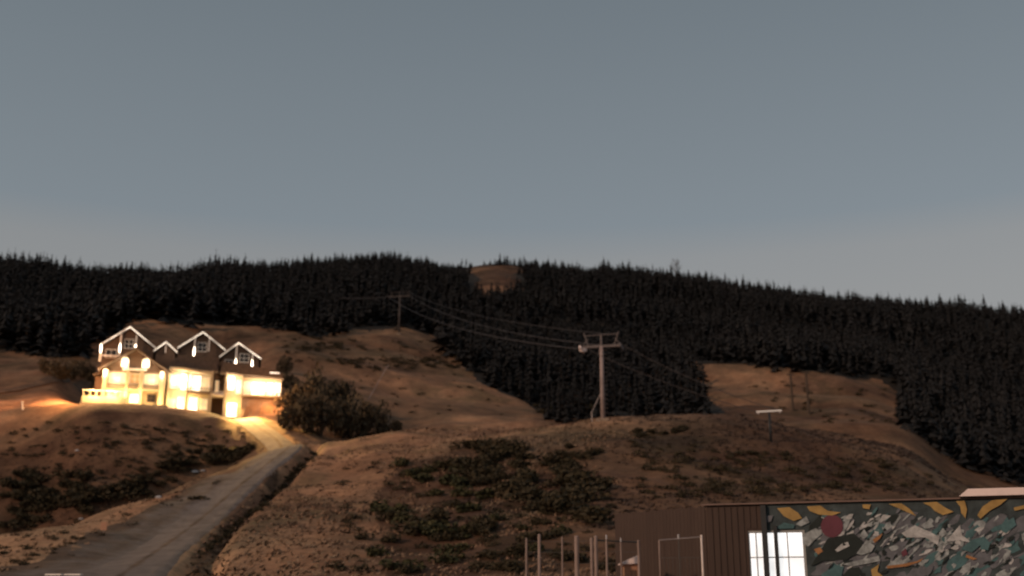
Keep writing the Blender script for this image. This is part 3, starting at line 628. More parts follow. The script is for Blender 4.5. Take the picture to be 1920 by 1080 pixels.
# ------------------------------------------------------------------ lodge
LU, LR = 350, 160.0
base = pix(LU, 768, LR); base.z = float(H(base.x, base.y)) + .55
az0 = math.atan2(base.x, base.y)
lodge = empty('lodge', base, -az0 - R(3), 'floodlit alpine lodge of four steep gables glowing on the knoll at left', 'building')
dep = LR * math.cos(az0) * cp + (base.z - CAMZ) * sp
SX = dep / FPX
def X(u): return (u - LU) * SX * 1.0 / math.cos(az0) * .965
def Zv(v): return max(-2.0, pix(LU, v, LR).z - pix(LU, 768, LR).z)
def part(name, mb, mat, parent=None): return mb.build(name, mat, parent or lodge)
def gable(u0, u1, uc, vp, ve, vb, y0, y1, over=.7, wallmat='timber', strip=True, board='white'):
    """gable-fronted volume: wall, two roof slopes, lit barge boards"""
    if y0 > 2.5: u0, u1, uc, vp, ve = u0 - 9, u1 - 9, uc - 9, vp - 9, ve - 8          # set back, so seen smaller and lower
    x0, x1, xc, zp, ze, zb = X(u0), X(u1), X(uc), Zv(vp), Zv(ve), Zv(vb)
    ins = .35
    mb = MB(); mb.prism([(x0 + ins, zb), (x1 - ins, zb), (x1 - ins, ze - .05), (xc, zp - .28), (x0 + ins, ze - .05)], y0, y1); part('gable_wall', mb, M[wallmat])
    rf = MB()
    for xe in (x0, x1):
        p = [(xc, zp), (xe, ze), (xe, ze - .2), (xc, zp - .22)]
        if xe > xc: p = p[::-1]
        rf.prism(p, y0 - over, y1 + .3)
    roof = part('roof', rf, M['roof'])
    for xe in (x0, x1):
        p = [(xc, zp + .03), (xe, ze + .03), (xe, ze - .10), (xc, zp - .12)]
        if xe > xc: p = p[::-1]
        mb = MB(); mb.prism(p, y0 - over - .08, y0 - over - .003); b_ = mb.build('barge_board', M[board], roof)
        if strip:
            q = [(xc, zp - .125), (xe, ze - .105), (xe, ze - .17), (xc, zp - .21)]
            if xe > xc: q = q[::-1]
            mb = MB(); mb.prism(q, y0 - over - .14, y0 - over - .02); mb.build('light_strip', M['led'], roof)
    # battens on the wall
    k = int((x1 - x0) / .55)
    for i in range(1, k):
        x = x0 + ins + (x1 - x0 - 2 * ins) * i / k; zt = np.interp(x, [x0, xc, x1], [ze, zp, ze]) - .35
        if zt - zb > .4: MB().box(x - .035, x + .035, y0 - .04, y0 - .003, zb + .02, zt).build('wall_plank', M['timber'], lodge)
def post(u, vt, vb, y, lamp=None, r=.11):
    if y > 2: u, vt, vb = u - 9, vt - 9, vb - 4; lamp = lamp and (lamp[0] - 8, lamp[1] - 6)
    mb = MB(); mb.box(X(u) - r, X(u) + r, y - r, y + r, Zv(vb), Zv(vt)); p = part('post', mb, M['white'])
    if lamp:
        z0, z1 = Zv(lamp[1]), Zv(lamp[0]); mb = MB()
        mb.tube((X(u), y - r - .10, z0), (X(u), y - r - .10, (z0 + z1) / 2), .07, .14, 8); mb.tube((X(u), y - r - .10, (z0 + z1) / 2), (X(u), y - r - .10, z1), .14, .03, 8)
        mb.build('wall_lamp', M['bulb'], p)
def window(u0, u1, vt, vb, y, nx=2, nz=2, lit='lit', depth=.12, fr='white'):
    if y > 2.5 and vb < 690: u0, u1, vt, vb = u0 - 9, u1 - 9, vt - 8, vb - 8
    x0, x1, z0, z1 = X(u0), X(u1), Zv(vb), Zv(vt); f = MB(); t = .07
    f.box(x0, x0 + t, y - depth, y, z0, z1).box(x1 - t, x1, y - depth, y, z0, z1).box(x0 + t, x1 - t, y - depth, y, z0, z0 + t).box(x0 + t, x1 - t, y - depth, y, z1 - t, z1)
    for i in range(1, nx): xm = x0 + (x1 - x0) * i / nx; f.box(xm - .025, xm + .025, y - depth + .02, y - .03, z0 + t, z1 - t)
    for i in range(1, nz): zm = z0 + (z1 - z0) * i / nz; f.box(x0 + t, x1 - t, y - depth + .03, y - .035, zm - .025, zm + .025)
    o = part('window', f, M[fr]); MB().box(x0 + t, x1 - t, y - .022, y - .004, z0 + t, z1 - t).build('pane', M[lit], o); return o
# back row of gables
gable(188, 290, 240, 612, 649, 700, 4.5, 12)
gable(330, 420, 375, 613, 645, 700, 5.0, 12)
gable(410, 489, 444, 636, 664, 706, 3.0, 10)
gable(287, 331, 309, 639, 657, 700, 3.5, 9, over=.4)
post(191, 650, 676, 3.9, (648, 662), .14); post(225, 628, 664, 3.9, (645, 660)); post(253, 628, 655, 3.9, (645, 653), .09)
post(361, 624, 662, 4.4, (643, 660)); post(388, 624, 646, 4.4, None, .07); post(441, 642, 682, 2.4, (667, 681)); post(472, 658, 692, 2.4, (668, 690)); post(309, 643, 656, 3.1, None, .07)
MB().tube((X(345), 4.3, Zv(663)), (X(345), 4.3, Zv(659)), .16, .16, 8).build('ball_lamp', M['bulb'], lodge)
window(231, 248, 634, 652, 4.5, 2, 2, 'dark_glass'); window(366, 384, 632, 650, 5.0, 2, 2, 'dark_glass'); window(447, 466, 655, 672, 3.0, 2, 2, 'dark_glass')
window(199, 219, 655, 671, 4.5, 2, 1, 'dark_glass'); window(420, 436, 668, 684, 3.0, 2, 1, 'dark_glass')
# upper balcony rails of the left gable
mb = MB(); mb.box(X(184), X(215), 3.7, 3.78, Zv(662), Zv(660)); part('balcony_rail', mb, M['white'])
# left block: white columns, three bays, two storeys, its own big roof
x0, x1 = X(198), X(306)
MB().box(x0, x1, .6, 9, Zv(768), Zv(693)).build('wall', M['render'], lodge)
gable(188, 314, 251, 655, 697, 698, .4, 9, over=1.1, strip=False, board='timber')
for uc in (233, 270):                     # arched lit windows in the gable
    f = MB(); w2 = .52; z0, z1 = Zv(690), Zv(678)
    arch = [(X(uc) - w2, z0), (X(uc) + w2, z0)] + [(X(uc) + w2 * math.cos(a), z1 + w2 * math.sin(a)) for a in np.linspace(0, math.pi, 9)]
    f.prism(arch, .18, .39); o = part('window', f, M['white'])
    ar2 = [(X(uc) + (x - X(uc)) * .86, z0 + .08 + (z - z0) * .88) for x, z in arch]
    MB().prism(ar2, .16, .175).build('pane', M['lit'], o)
    MB().box(X(uc) - .02, X(uc) + .02, .135, .155, z0 + .1, z1 + .45).build('glazing_bar', M['timber'], o)
MB().box(X(230), X(273), .0, .38, Zv(696), Zv(692.5)).build('sill_beam', M['white'], lodge)
for uc, wd_ in ((201, .26), (240, .20), (265, .20), (301, .26)):
    MB().box(X(uc) - wd_, X(uc) + wd_, -.45, .02, Zv(768), Zv(697)).build('column', M['render'], lodge)
for (a, b, l) in ((206, 236, 'lit_dim'), (243.5, 261.5, 'lit_brown'), (268.5, 296, 'lit_dim')):
    window(a, b, 701, 721, .59, 3 if b - a > 20 else 2, 2, l)
    rl = MB(); rl.box(X(a), X(b), -.30, -.24, Zv(724.5), Zv(723)); rail = part('balcony_rail', rl, M['timber'])
    k = int((X(b) - X(a)) / .3)
    for i in range(k + 1):
        xx = X(a) + .03 + (X(b) - X(a) - .06) * i / k; MB().box(xx - .03, xx + .03, -.29, -.25, Zv(731), Zv(724.6)).build('baluster', M['timber'], rail)
    MB().box(X(a) - .1, X(b) + .1, -.42, .59, Zv(734), Zv(731.5)).build('balcony_floor', M['render'], lodge)
window(277, 292, 738, 753, .59, 2, 2, 'dark_glass', fr='timber')
window(206, 222, 739, 753, .59, 2, 1, 'lit_warm'); window(228, 237, 738, 756, .59, 1, 2, 'lit_warm'); window(246, 262, 739, 756, .59, 2, 1, 'lit')
# terrace in front of and left of the block
MB().box(X(168), X(318), -3.2, .55, -1.6, .16).build('terrace', M['stone'], lodge)
tw = MB(); tw.box(X(170), X(246), -3.1, -2.9, .165, Zv(757) + .25); part('terrace_wall', tw, M['render'])
for i in range(7): MB().box(X(172 + i * 11) - .06, X(172 + i * 11) + .06, -3.06, -2.94, Zv(757) + .26, Zv(757) + 1.0).build('rail_post', M['render'], lodge)
MB().box(X(170), X(246), -3.04, -2.96, Zv(757) + 1.0, Zv(757) + 1.08).build('terrace_rail', M['white'], lodge)
# side wall and its dark corner shed at the far left
MB().box(X(180), X(197), 2.5, 8, Zv(768), Zv(704)).build('side_wall', M['timber'], lodge)
mb = MB(); mb.prism([(X(176), Zv(704)), (X(199), Zv(697)), (X(199), Zv(693)), (X(176), Zv(701))], 2.0, 8.5); part('lean_to_roof', mb, M['roof'])
# centre block
MB().box(X(311), X(392), 1.6, 9, Zv(770), Zv(688)).build('wall', M['render'], lodge)
mb = MB(); mb.prism([(X(306), Zv(690)), (X(402), Zv(689)), (X(396), Zv(664)), (X(330), Zv(662)), (X(318), Zv(672))], .3, 9); part('roof', mb, M['roof'])
cb = MB(); N_ = 12
for i in range(N_):                        # curved lit fascia beam
    t0_, t1_ = i / N_, (i + 1) / N_; f_ = lambda t: (X(313 + 79 * t), Zv(685.5 + 6.0 * math.sin(t * math.pi * .55)), .15 - .9 * math.sin(t * math.pi))
    a, b = f_(t0_), f_(t1_); cb.poly([(a[0], a[2], a[1] - .35), (b[0], b[2], b[1] - .35), (b[0], b[2], b[1]), (a[0], a[2], a[1])]); cb.poly([(a[0], a[2], a[1]), (b[0], b[2], b[1]), (b[0], .29, b[1]), (a[0], .29, a[1])]); cb.poly([(a[0], .29, a[1] - .35), (b[0], .29, b[1] - .35), (b[0], b[2], b[1] - .35), (a[0], a[2], a[1] - .35)])
part('curved_beam', cb, M['render'])
window(316, 332, 697, 724, 1.59, 2, 2, 'lit_warm'); window(334, 352, 695, 726, 1.59, 2, 2, 'lit'); window(354, 371, 697, 727, 1.59, 2, 2, 'lit'); window(373, 387, 700, 727, 1.59, 2, 2, 'lit_dim')
MB().box(X(346), X(392), -.2, 1.58, Zv(732), Zv(730)).build('balcony_floor', M['timber'], lodge)
rl = MB(); rl.box(X(347), X(392), -.18, -.12, Zv(725), Zv(724)); rail = part('balcony_rail', rl, M['timber'])
for i in range(13): MB().box(X(347.5 + i * 3.65) - .03, X(347.5 + i * 3.65) + .03, -.17, -.13, Zv(730), Zv(725.1)).build('baluster', M['timber'], rail)
window(314, 327, 742, 764, 1.59, 2, 1, 'lit_warm'); window(331, 344, 738, 764, 1.59, 2, 1, 'lit'); window(351, 368, 738, 764, 1.59, 2, 2, 'lit'); window(371, 386, 740, 762, 1.59, 2, 2, 'lit_warm')
for uc in (314, 348, 391): MB().box(X(uc) - .13, X(uc) + .13, -.1, .18, Zv(770), Zv(692)).build('column', M['render'], lodge)
# recess with dark garage
MB().box(X(393), X(417), 3.2, 8, Zv(772), Zv(688)).build('wall', M['timber'], lodge)
MB().box(X(393), X(417), .3, 3.19, Zv(735), Zv(732)).build('balcony_floor', M['white'], lodge)
rl = MB(); rl.box(X(393), X(416), .3, .36, Zv(729), Zv(727.8)); rail = part('balcony_rail', rl, M['white'])
for i in range(7): MB().box(X(394 + i * 3.6) - .03, X(394 + i * 3.6) + .03, .31, .35, Zv(731.9), Zv(729.1)).build('baluster', M['white'], rail)
for i in range(5): MB().box(X(394 + i * 4.6), X(398 + i * 4.6), 3.12, 3.19, Zv(768), Zv(742)).build('garage_panel', M['timber'], lodge)
window(396.5, 404, 700, 724, 3.19, 1, 2, 'lit_dim')
MB().box(X(417) - .16, X(417) + .16, .0, .3, Zv(775), Zv(690)).build('column', M['render'], lodge)
# right block and its long lit gallery
MB().box(X(418), X(448), .9, 9, Zv(778), Zv(691)).build('wall', M['render'], lodge)
MB().box(X(448), X(521), 1.2, 8, Zv(734), Zv(697)).build('wall', M['render'], lodge)
bk = MB()
for i in range(8):
    a, b = X(448.5 + i * 9.6), X(448.5 + (i + 1) * 9.6); n_ = len(bk.v); o_ = .25 * math.sin(i * 1.7); o2 = .25 * math.sin((i + 1) * 1.7)
    bk.poly([(a, -4.2 + o_, Zv(782) - .8), (b, -4.2 + o2, Zv(782) - .8), (b, -1.6 - o2, Zv(757)), (a, -1.6 - o_, Zv(757))]); bk.poly([(a, -1.6 - o_, Zv(757)), (b, -1.6 - o2, Zv(757)), (b, .3, Zv(737)), (a, .3, Zv(737))])
bk.build('earth_bank', M['bank'], lodge)
MB().box(X(448), X(523), .4, 8, Zv(772), Zv(737)).build('plinth', M['stone'], lodge)
mb = MB(); mb.prism([(X(405), Zv(692)), (X(489), Zv(697)), (X(524), Zv(699)), (X(516), Zv(686)), (X(480), Zv(680)), (X(410), Zv(672))], .0, 8.5); part('roof', mb, M['roof'])
MB().box(X(497), X(515), -.05, -.01, Zv(690), Zv(688)).build('light_strip', M['led'], lodge)
window(420, 433, 697, 724, .89, 1, 2, 'lit'); window(436, 446, 704, 730, .89, 1, 2, 'lit_warm')
for a in range(5): window(450 + a * 14.2, 462.5 + a * 14.2, 705, 730, 1.19, 2, 2, 'lit_warm' if a == 0 else 'lit')
MB().box(X(446), X(522), -.1, 1.19, Zv(736), Zv(733.6)).build('balcony_floor', M['render'], lodge)
rl = MB(); rl.box(X(446), X(521), -.08, -.02, Zv(727), Zv(726)); rail = part('balcony_rail', rl, M['white'])
for i in range(20): MB().box(X(447 + i * 3.85) - .025, X(447 + i * 3.85) + .025, -.07, -.03, Zv(733.5), Zv(727.1)).build('baluster', M['white'], rail)
dw = window(421, 441, 747, 775, .89, 2, 2, 'lit'); dw.name = 'glazed_door'
ch = MB(); ch.box(X(296), X(303), 6, 7, Zv(665), Zv(634)); part('chimney', ch, M['stone'])
# the lodge's own lamps
def lamp(u, v, y, e, col=(1, .66, .34), rad=.25, name='wall_lamp'):
    ld = bpy.data.lights.new(name, 'POINT'); ld.energy = e * .42; ld.color = col; ld.shadow_soft_size = rad
    o = bpy.data.objects.new(name, ld); COL.objects.link(o); o.parent = lodge; o.location = (X(u), y, Zv(v)); return o
for (u, v, y, e, c) in ((201,703,-.9,330,0), (232,684,-.3,120,0), (269,684,-.3,120,0), (301,703,-.9,260,0), (221,712,-.1,70,0), (284,712,-.1,60,0), (322,708,.7,220,0), (342,704,.6,420,0), (364,712,.7,160,0), (358,750,.6,260,1), (335,748,.5,330,1),
                     (425,703,.1,330,0), (440,716,.1,130,0), (470,712,.3,240,0), (486,716,.3,200,0), (510,714,.3,260,0), (432,756,-.2,420,1), (222,744,-3.9,900,1), (262,747,-1.4,420,1), (190,746,-4.0,900,1), (310,752,-1.8,700,1), (240,748,-1.2,300,1)):
    lamp(u, v, y, e * 2.3, ((1, .76, .48), (1, .66, .26))[c], .2)
lamp(161, 735, -3.0, 9000, (1, .46, .17)); lamp(505, 741, -3.4, 3000, (1, .46, .16))
bpy.context.view_layer.update()
def flood(u, v, y, tu_, tv2, rmin, e, cone, col):
    ld = bpy.data.lights.new('floodlight', 'SPOT'); ld.energy = e; ld.color = col; ld.spot_size = R(cone); ld.spot_blend = .8; ld.shadow_soft_size = .3
    o = bpy.data.objects.new('floodlight', ld); COL.objects.link(o); o.parent = lodge; o.location = (X(u), y, Zv(v))
    wpos = lodge.matrix_world @ o.location; d_ = hit(tu_, tv2, rmin) - wpos; o.rotation_euler = (lodge.matrix_world.to_3x3().inverted() @ d_).to_track_quat('-Z', 'Y').to_euler()
flood(446, 722, -1.6, 478, 800, 130, 75000, 52, (1, .53, .14)); flood(422, 728, -1.0, 440, 790, 130, 14000, 90, (1, .66, .25)); flood(166, 728, -3.0, 60, 752, 150, 30000, 80, (1, .45, .17))
lamp(177, 690, 6.0, 1500, (1, .45, .22))
for (u, v, y) in ((240,640,2.6), (375,640,3.0), (444,665,1.2), (192,660,2.8), (309,650,2.2)): lamp(u, v, y, 60, (1, .72, .5))

# ------------------------------------------------------------------ ski lift
def lift_tower(name, u, v, D, h, arm, label, group, lit=False, yaw=0.0, rmat='pole', smat='dark_steel'):
    p = hit(u, v, D - 6, D + 400) if D else None
    x, y = pix(u, v, D).x, pix(u, v, D).y
    e = empty(name, (x, y, float(H(x, y)) - .1), yaw, label, 'lift tower', group)
    MB().tube((0, 0, -.4), (0, 0, h), .235, .19, 14).build('mast', M[rmat], e, True)
    MB().box(-.6, .6, -.6, .6, -.3, .22).build('footing', M['stone'], e)
    MB().box(-arm / 2, arm / 2, -.14, .14, h - .12, h + .12).build('crossarm', M[smat], e)
    # lifting frame above the crossarm
    lf = MB(); lf.tube((0, 0, h + .1), (0, 0, h + 1.25), .12, .10, 8); lf.tube((-arm * .42, 0, h + 1.15), (arm * .42, 0, h + 1.2), .06, .06, 6)
    for s in (-1, 1): lf.tube((s * arm * .44, 0, h + 1.45), (s * arm * .33, 0, h + .1), .06, .06, 6); lf.tube((s * arm * .33, 0, h + .8), (s * arm * .5, 0, h + .05), .05, .05, 6)
    lf.build('lifting_frame', M[smat], e)
    for s in (-1, 1):
        sh = MB(); sh.box(s * arm / 2 - .07, s * arm / 2 + .07, -1.1, 1.1, h - .34, h - .2); o = sh.build('sheave_beam', M['white_metal'] if (lit and s < 0) else M[smat], e)
        for k in range(4):
            MB().tube((s * arm / 2 - .06, -.9 + k * .6, h - .16), (s * arm / 2 + .06, -.9 + k * .6, h - .16), .2, .2, 10).build('sheave', M['white_metal'] if (lit and s < 0) else M[smat], o)
    for k in range(int(h / .45)): MB().box(.27, .5, -.02, .02, .8 + k * .45, .83 + k * .45).build('rung', M[smat], e)
    return e
T1 = lift_tower('lift_tower', 1131, 797, 107, 7.5, 4.0, 'tall pale lift tower standing on the crest right of centre', 'lift towers', True, R(-14))
st = MB(); st.tube((-1.05, -.3, .9), (-.05, 0, 3.0), .04, .04, 6); st.tube((-1.05, -.3, -.2), (-1.05, -.3, .95), .05, .05, 6); st.build('stay', M['steel'], T1)
MB().box(-2.15, -1.45, -.35, -.1, 7.02, 7.32).build('lamp_housing', M['white_metal'], T1)
T2 = lift_tower('lift_tower', 748, 615, 286, 10.5, 6.0, 'distant slim lift tower in front of the dark forest left of centre', 'lift towers', False, R(-10), 'faint_pole', 'faint_pole')
T3 = lift_tower('lift_tower', 336, 527, 505, 9.0, 8.5, 'tiny lift tower on the skyline above the lodge', 'lift towers', False, R(20), 'faint_pole', 'faint_pole')
# low T-shaped tower with the white bar
px = pix(1446, 834, 100); px.z = float(H(px.x, px.y))
T4 = empty('lift_tower', px, R(-20), 'short dark post with a bright white crossbar right of the lift tower', 'lift tower', 'lift towers')
hb = pix(1446, 771, math.hypot(px.x, px.y)).z - px.z
MB().tube((0, 0, -.3), (0, 0, hb - .06), .13, .09, 10).build('mast', M['dark_frame'], T4, True)
MB().box(-1.12, 1.12, -.07, .07, hb - .05, hb + .07).build('crossbar', flat('white_bar_paint', (.80,.82,.82), .4), T4)
for s in (-1, 1): MB().tube((s * .95, -.1, hb - .12), (s * .95, .1, hb - .12), .10, .10, 8).build('sheave', M['steel'], T4)
bpy.context.view_layer.update()
def cable(a, b, sag, r, label, name='lift_cable'):
    a, b = Vector(a), Vector(b); pts = [a.lerp(b, t) + Vector((0, 0, -4 * sag * t * (1 - t))) for t in np.linspace(0, 1, 22)]
    o = MB().path(pts, r, 5).build(name, M['cable']); tag(o, label, 'cable', 'ski lift cables')
def wp(T, x, z, y=0): return T.matrix_world @ Vector((x, y, z))
for s, nm in ((-1, 'left'), (1, 'right')):
    cable(wp(T1, s * 2.0, 7.5, .9), wp(T2, s * 3.0, 10.4), 2.2, .05, 'thin %s hand lift cable climbing from the crest tower to the distant tower' % nm)
    cable(wp(T2, s * 3.0, 10.4), wp(T3, s * 4.2, 8.9), 5.0, .07, 'faint %s hand lift cable running up to the skyline tower' % nm)
    cable(wp(T1, s * 2.0, 7.5, -.9), wp(T4, s * .95, hb - .02), .5, .032, '%s hand lift cable descending from the crest tower to the white crossbar' % nm)
cable(wp(T1, 1.4, 8.6), wp(T2, 2.4, 11.6), 1.6, .035, 'thin upper line strung above the lift cables left of the crest tower', 'signal_cable')
# dark slim posts on the right hand meadow
for u, v, hpx, lab in ((1487, 772, 72, 'left slim dark post on the right hand meadow'), (1517, 778, 82, 'right slim dark post on the right hand meadow')):
    p = hit(u, v, 140); top = pix(u, v - hpx, math.hypot(p.x, p.y)).z - p.z
    e = empty('slope_post', p, 0, lab, 'post', 'slim posts on the right meadow'); MB().tube((0, 0, -.3), (0, 0, top), .24, .18, 8).build('shaft', M['bark'], e)
    MB().box(-.6, .6, -.1, .1, top - .3, top - .1).build('crosspiece', M['bark'], e)
# long leaning pole in the meadow
p = hit(668, 786, 126); q = pix(728, 684, math.hypot(p.x, p.y)); e = empty('leaning_pole', p, 0, 'long thin pole leaning to the right beside the thicket', 'pole')
MB().tube((0, 0, -.3), q - p, .085, .05, 8).build('shaft', M['pole'], e)
MB().tube((q - p) * .965 + Vector((-.35, 0, 0)), (q - p) * .965 + Vector((.35, 0, 0)), .03, .03, 6).build('top_rod', M['pole'], e)

# ------------------------------------------------------------------ painted hall at bottom right
# wall plane from P (u=1325) to Q (beyond the right edge), top edges from the photo
Pw = pix(1325, 949, 29.5); Qw = pix(2080, 930, 1.0); Qw = pix(2080, 930, (Pw.z - CAMZ) / (Qw.z - CAMZ)); ztop = Pw.z
dirw = Vector((Qw.x - Pw.x, Qw.y - Pw.y, 0)); LEN = dirw.length; ang = math.atan2(dirw.y, dirw.x)
hall = empty('painted_hall', (Pw.x, Pw.y, 0), ang, 'low flat roofed hall with a graffiti mural and a bright window', 'building')
dirw.normalize(); nrm = Vector((dirw.y, -dirw.x, 0))        # towards the camera
def wl(u, v):                               # photo position -> wall coordinates (x along, z up) on the wall plane
    d = ray(u, v); t = (Vector((Pw.x, Pw.y, 0))).dot(nrm) / (d[0] * nrm.x + d[1] * nrm.y)
    p = Vector((d[0] * t, d[1] * t, CAMZ + d[2] * t)); return (Vector((p.x - Pw.x, p.y - Pw.y, 0))).dot(dirw), p.z
ZT = ztop
xm = wl(1437, 1000)[0]
wx0, wz1 = wl(1402, 995); wxa = wl(1508, 995)[0]; wz0 = wl(1440, 1110)[1]
# wall built round the window opening
wa_ = MB(); wa_.box(0, wx0, 0, .25, -.5, ZT).box(wx0, xm, 0, .25, wz1, ZT).box(wx0, xm, 0, .25, -.5, wz0); wa_.build('clad_wall', M['clad'], hall)
bat = MB()
for i in range(int(xm / .16)):
    x = .08 + i * .16; z0b = -.4 if x < wx0 - .02 else wz1 + .05
    if z0b > 0 or x < wx0 - .02: MB().box(x - .055, x + .055, -.022, -.003, z0b, ZT - .04).build('cladding_board', M['clad'], hall)
wb_ = MB(); wb_.box(xm, wxa, 0, .25, wz1, ZT).box(xm, wxa, 0, .25, -.5, wz0).box(wxa, LEN, 0, .25, -.5, ZT); wb_.build('mural_wall', flat('mural_ground_paint', (.042,.056,.060), .8, var=.5, scale=2.6), hall)
MB().box(0, .25, .26, 9, -.5, ZT).build('end_wall', M['clad'], hall)
MB().box(.25, LEN, 8.75, 9, -.5, ZT).build('back_wall', M['clad'], hall)
MB().box(-.06, LEN + .1, -.07, 9.1, ZT + .003, ZT + .06).build('flat_roof', M['roof'], hall)
MB().box(-.13, wl(1800, 935)[0], -.10, -.073, ZT + .01, ZT + .045).build('gutter', flat('dull_gutter_metal', (.17,.11,.09), .6), hall)
g0 = wl(1797, 935)[0]
mb = MB(); mb.prism([(g0, ZT + .065), (LEN + .1, ZT + .065), (LEN + .1, ZT + .24), (g0 + .22, ZT + .24)], -.2, 4.5); mb.build('upper_eave', M['white_metal'], hall)
# window: panes, bars, dark posts
wf_ = MB(); t = .05
wf_.box(wx0, wxa, .02, .10, wz1 - t, wz1).box(wx0, wxa, .02, .10, wz0, wz0 + t).box(wx0, wx0 + .02, .02, .10, wz0 + t, wz1 - t).box(wxa - t, wxa, .02, .10, wz0 + t, wz1 - t)
win = wf_.build('window', M['bar'], hall)
xsn = [wx0 + .02, wl(1419, 1040)[0], wl(1434, 1040)[0], wl(1454, 1040)[0], wl(1478, 1040)[0], wxa - t]
zsn = [wz0 + t, wl(1440, 1045)[1], wz1 - t]
for i in range(5):
    for j in range(2): MB().box(xsn[i] + .012, xsn[i+1] - .012, .055, .065, zsn[j] + .012, zsn[j+1] - .012).build('pane', M['pane'], win)
for i in range(1, 5): MB().box(xsn[i] - .014, xsn[i] + .014, .03, .09, zsn[0], zsn[-1]).build('mullion', M['bar'], win)
MB().box(wx0 + .02, wxa - t, .034, .086, zsn[1] - .014, zsn[1] + .014).build('transom', M['bar'], win)
mb = MB(); a_, b_ = wl(1429, 1000)[0], wl(1439, 1000)[0]; mb.box(a_, b_, -.12, -.004, -.4, ZT - .02); mb.build('corner_post', M['dark_frame'], hall)
a_, b_ = wl(1451, 1000)[0], wl(1458, 1000)[0]; MB().box(a_, b_, -.10, -.004, -.4, wz1 + .1).build('corner_post', M['dark_frame'], hall)
# mural : flat coloured paint shapes, photo-traced
mm = {'y': flat('ochre_paint', (.33,.215,.075), .75, var=.25), 'g': flat('pale_grey_paint', (.25,.275,.28), .75, var=.45, scale=7), 't': flat('teal_paint', (.060,.125,.135), .75, var=.3, scale=4),
      'r': flat('maroon_paint', (.115,.035,.050), .75, var=.15), 'b': flat('slate_paint', (.11,.115,.13), .75, var=.3, scale=4), 'k': flat('black_green_paint', (.014,.020,.019), .75, var=.3), 'o': flat('orange_brown_paint', (.30,.145,.06), .75, var=.25), 'w': flat('off_white_paint', (.38,.385,.385), .75, var=.35, scale=8)}
mk = list(mm); mur = MB(); layer = [0]
def blob(c, pts, lift=None):
    layer[0] += 1; y = -.002 - .00012 * layer[0]
    q = [wl(u, v) for u, v in pts]; q = [(x, min(z, ZT - .01)) for x, z in q]
    ar = sum(q[i][0] * q[(i+1) % len(q)][1] - q[(i+1) % len(q)][0] * q[i][1] for i in range(len(q)))
    if ar < 0: q = q[::-1]
    mur.poly([(x, y, z) for x, z in q], mk.index(c))
g = random.Random(42)
def ragged(cx_, cy_, a, b, rot, n=9, jit=.45):
    out = []
    for i in range(n):
        t = 6.283 * i / n; k = 1 + g.uniform(-jit, jit); x = a * k * math.cos(t); y = b * k * math.sin(t)
        out.append((cx_ + x * math.cos(rot) - y * math.sin(rot), cy_ + x * math.sin(rot) + y * math.cos(rot)))
    return out
for k in range(120):                          # under-painting
    cx_ = g.uniform(1520, 1940); cy_ = g.uniform(975, 1090); blob(g.choice('bbttbkgb'), ragged(cx_, cy_, g.uniform(10, 30), g.uniform(5, 12), g.uniform(-.9, -.3)))
for k in range(190):                         # broken pale strokes running down-left
    cx_ = g.uniform(1535, 1900); mid_ = np.interp(cx_, [1520, 1620, 1750, 1900], [1000, 990, 1015, 1030]); cy_ = mid_ + g.gauss(0, 23)
    if cy_ < 955 or (1425 < cx_ < 1515 and cy_ > 990): continue
    blob(g.choice('gggwbgwt'), ragged(cx_, cy_, g.uniform(3, 13), g.uniform(1.5, 5), g.uniform(-1.0, -.35), 8, .55))
for k in range(46):
    cx_ = g.uniform(1545, 1900); cy_ = g.uniform(985, 1075); blob(g.choice('kkkb'), ragged(cx_, cy_, g.uniform(4, 12), g.uniform(2, 4), g.uniform(-1.0, -.3), 7, .5))
blob('k', [(1552,1010), (1600,1000), (1618,1015), (1612,1038), (1580,1050), (1545,1052), (1520,1062), (1540,1030)])
blob('w', [(1566,1031), (1578,1020), (1590,1016), (1593,1024), (1580,1030), (1570,1035)]); blob('k', ragged(1583, 1021, 3, 2.4, 0, 7, .1))
blob('g', [(1505,1003), (1530,990), (1542,1000), (1525,1015), (1516,1025), (1506,1020)]); blob('g', [(1492,983), (1512,968), (1518,980), (1502,987)])
blob('g', [(1606,1038), (1625,1012), (1640,1024), (1634,1035), (1615,1041)]); blob('g', [(1578,1058), (1648,1042), (1650,1052), (1600,1062)]); blob('g', [(1612,1005), (1620,992), (1628,1004), (1620,1011)])
blob('w', [(1773,1016), (1800,984), (1804,1004), (1824,1019), (1800,1013)]); blob('w', [(1690,1000), (1715,985), (1745,998), (1762,1008), (1758,1022), (1735,1008), (1700,1008)])
blob('g', [(1726,985), (1742,975), (1752,988), (1735,992)]); blob('g', [(1760,1000), (1768,990), (1776,1000), (1766,1008)])
blob('t', [(1800,1030), (1822,1012), (1845,1006), (1856,1018), (1852,1032), (1838,1030), (1838,1022), (1822,1036)]); blob('t', [(1545,1075), (1565,1062), (1582,1062), (1578,1080), (1548,1084)]); blob('t', [(1870,990), (1900,970), (1905,985), (1885,1000)])
blob('t', [(1455,990), (1470,980), (1490,984), (1488,991), (1458,992)]); blob('b', [(1437,968), (1450,966), (1446,978), (1436,980)])
blob('r', [(1560 + 21 * math.cos(a), 987 + 21 * math.sin(a) * (1 if math.sin(a) > 0 else 1.05)) for a in np.linspace(0, 6.28, 18)[:-1]])
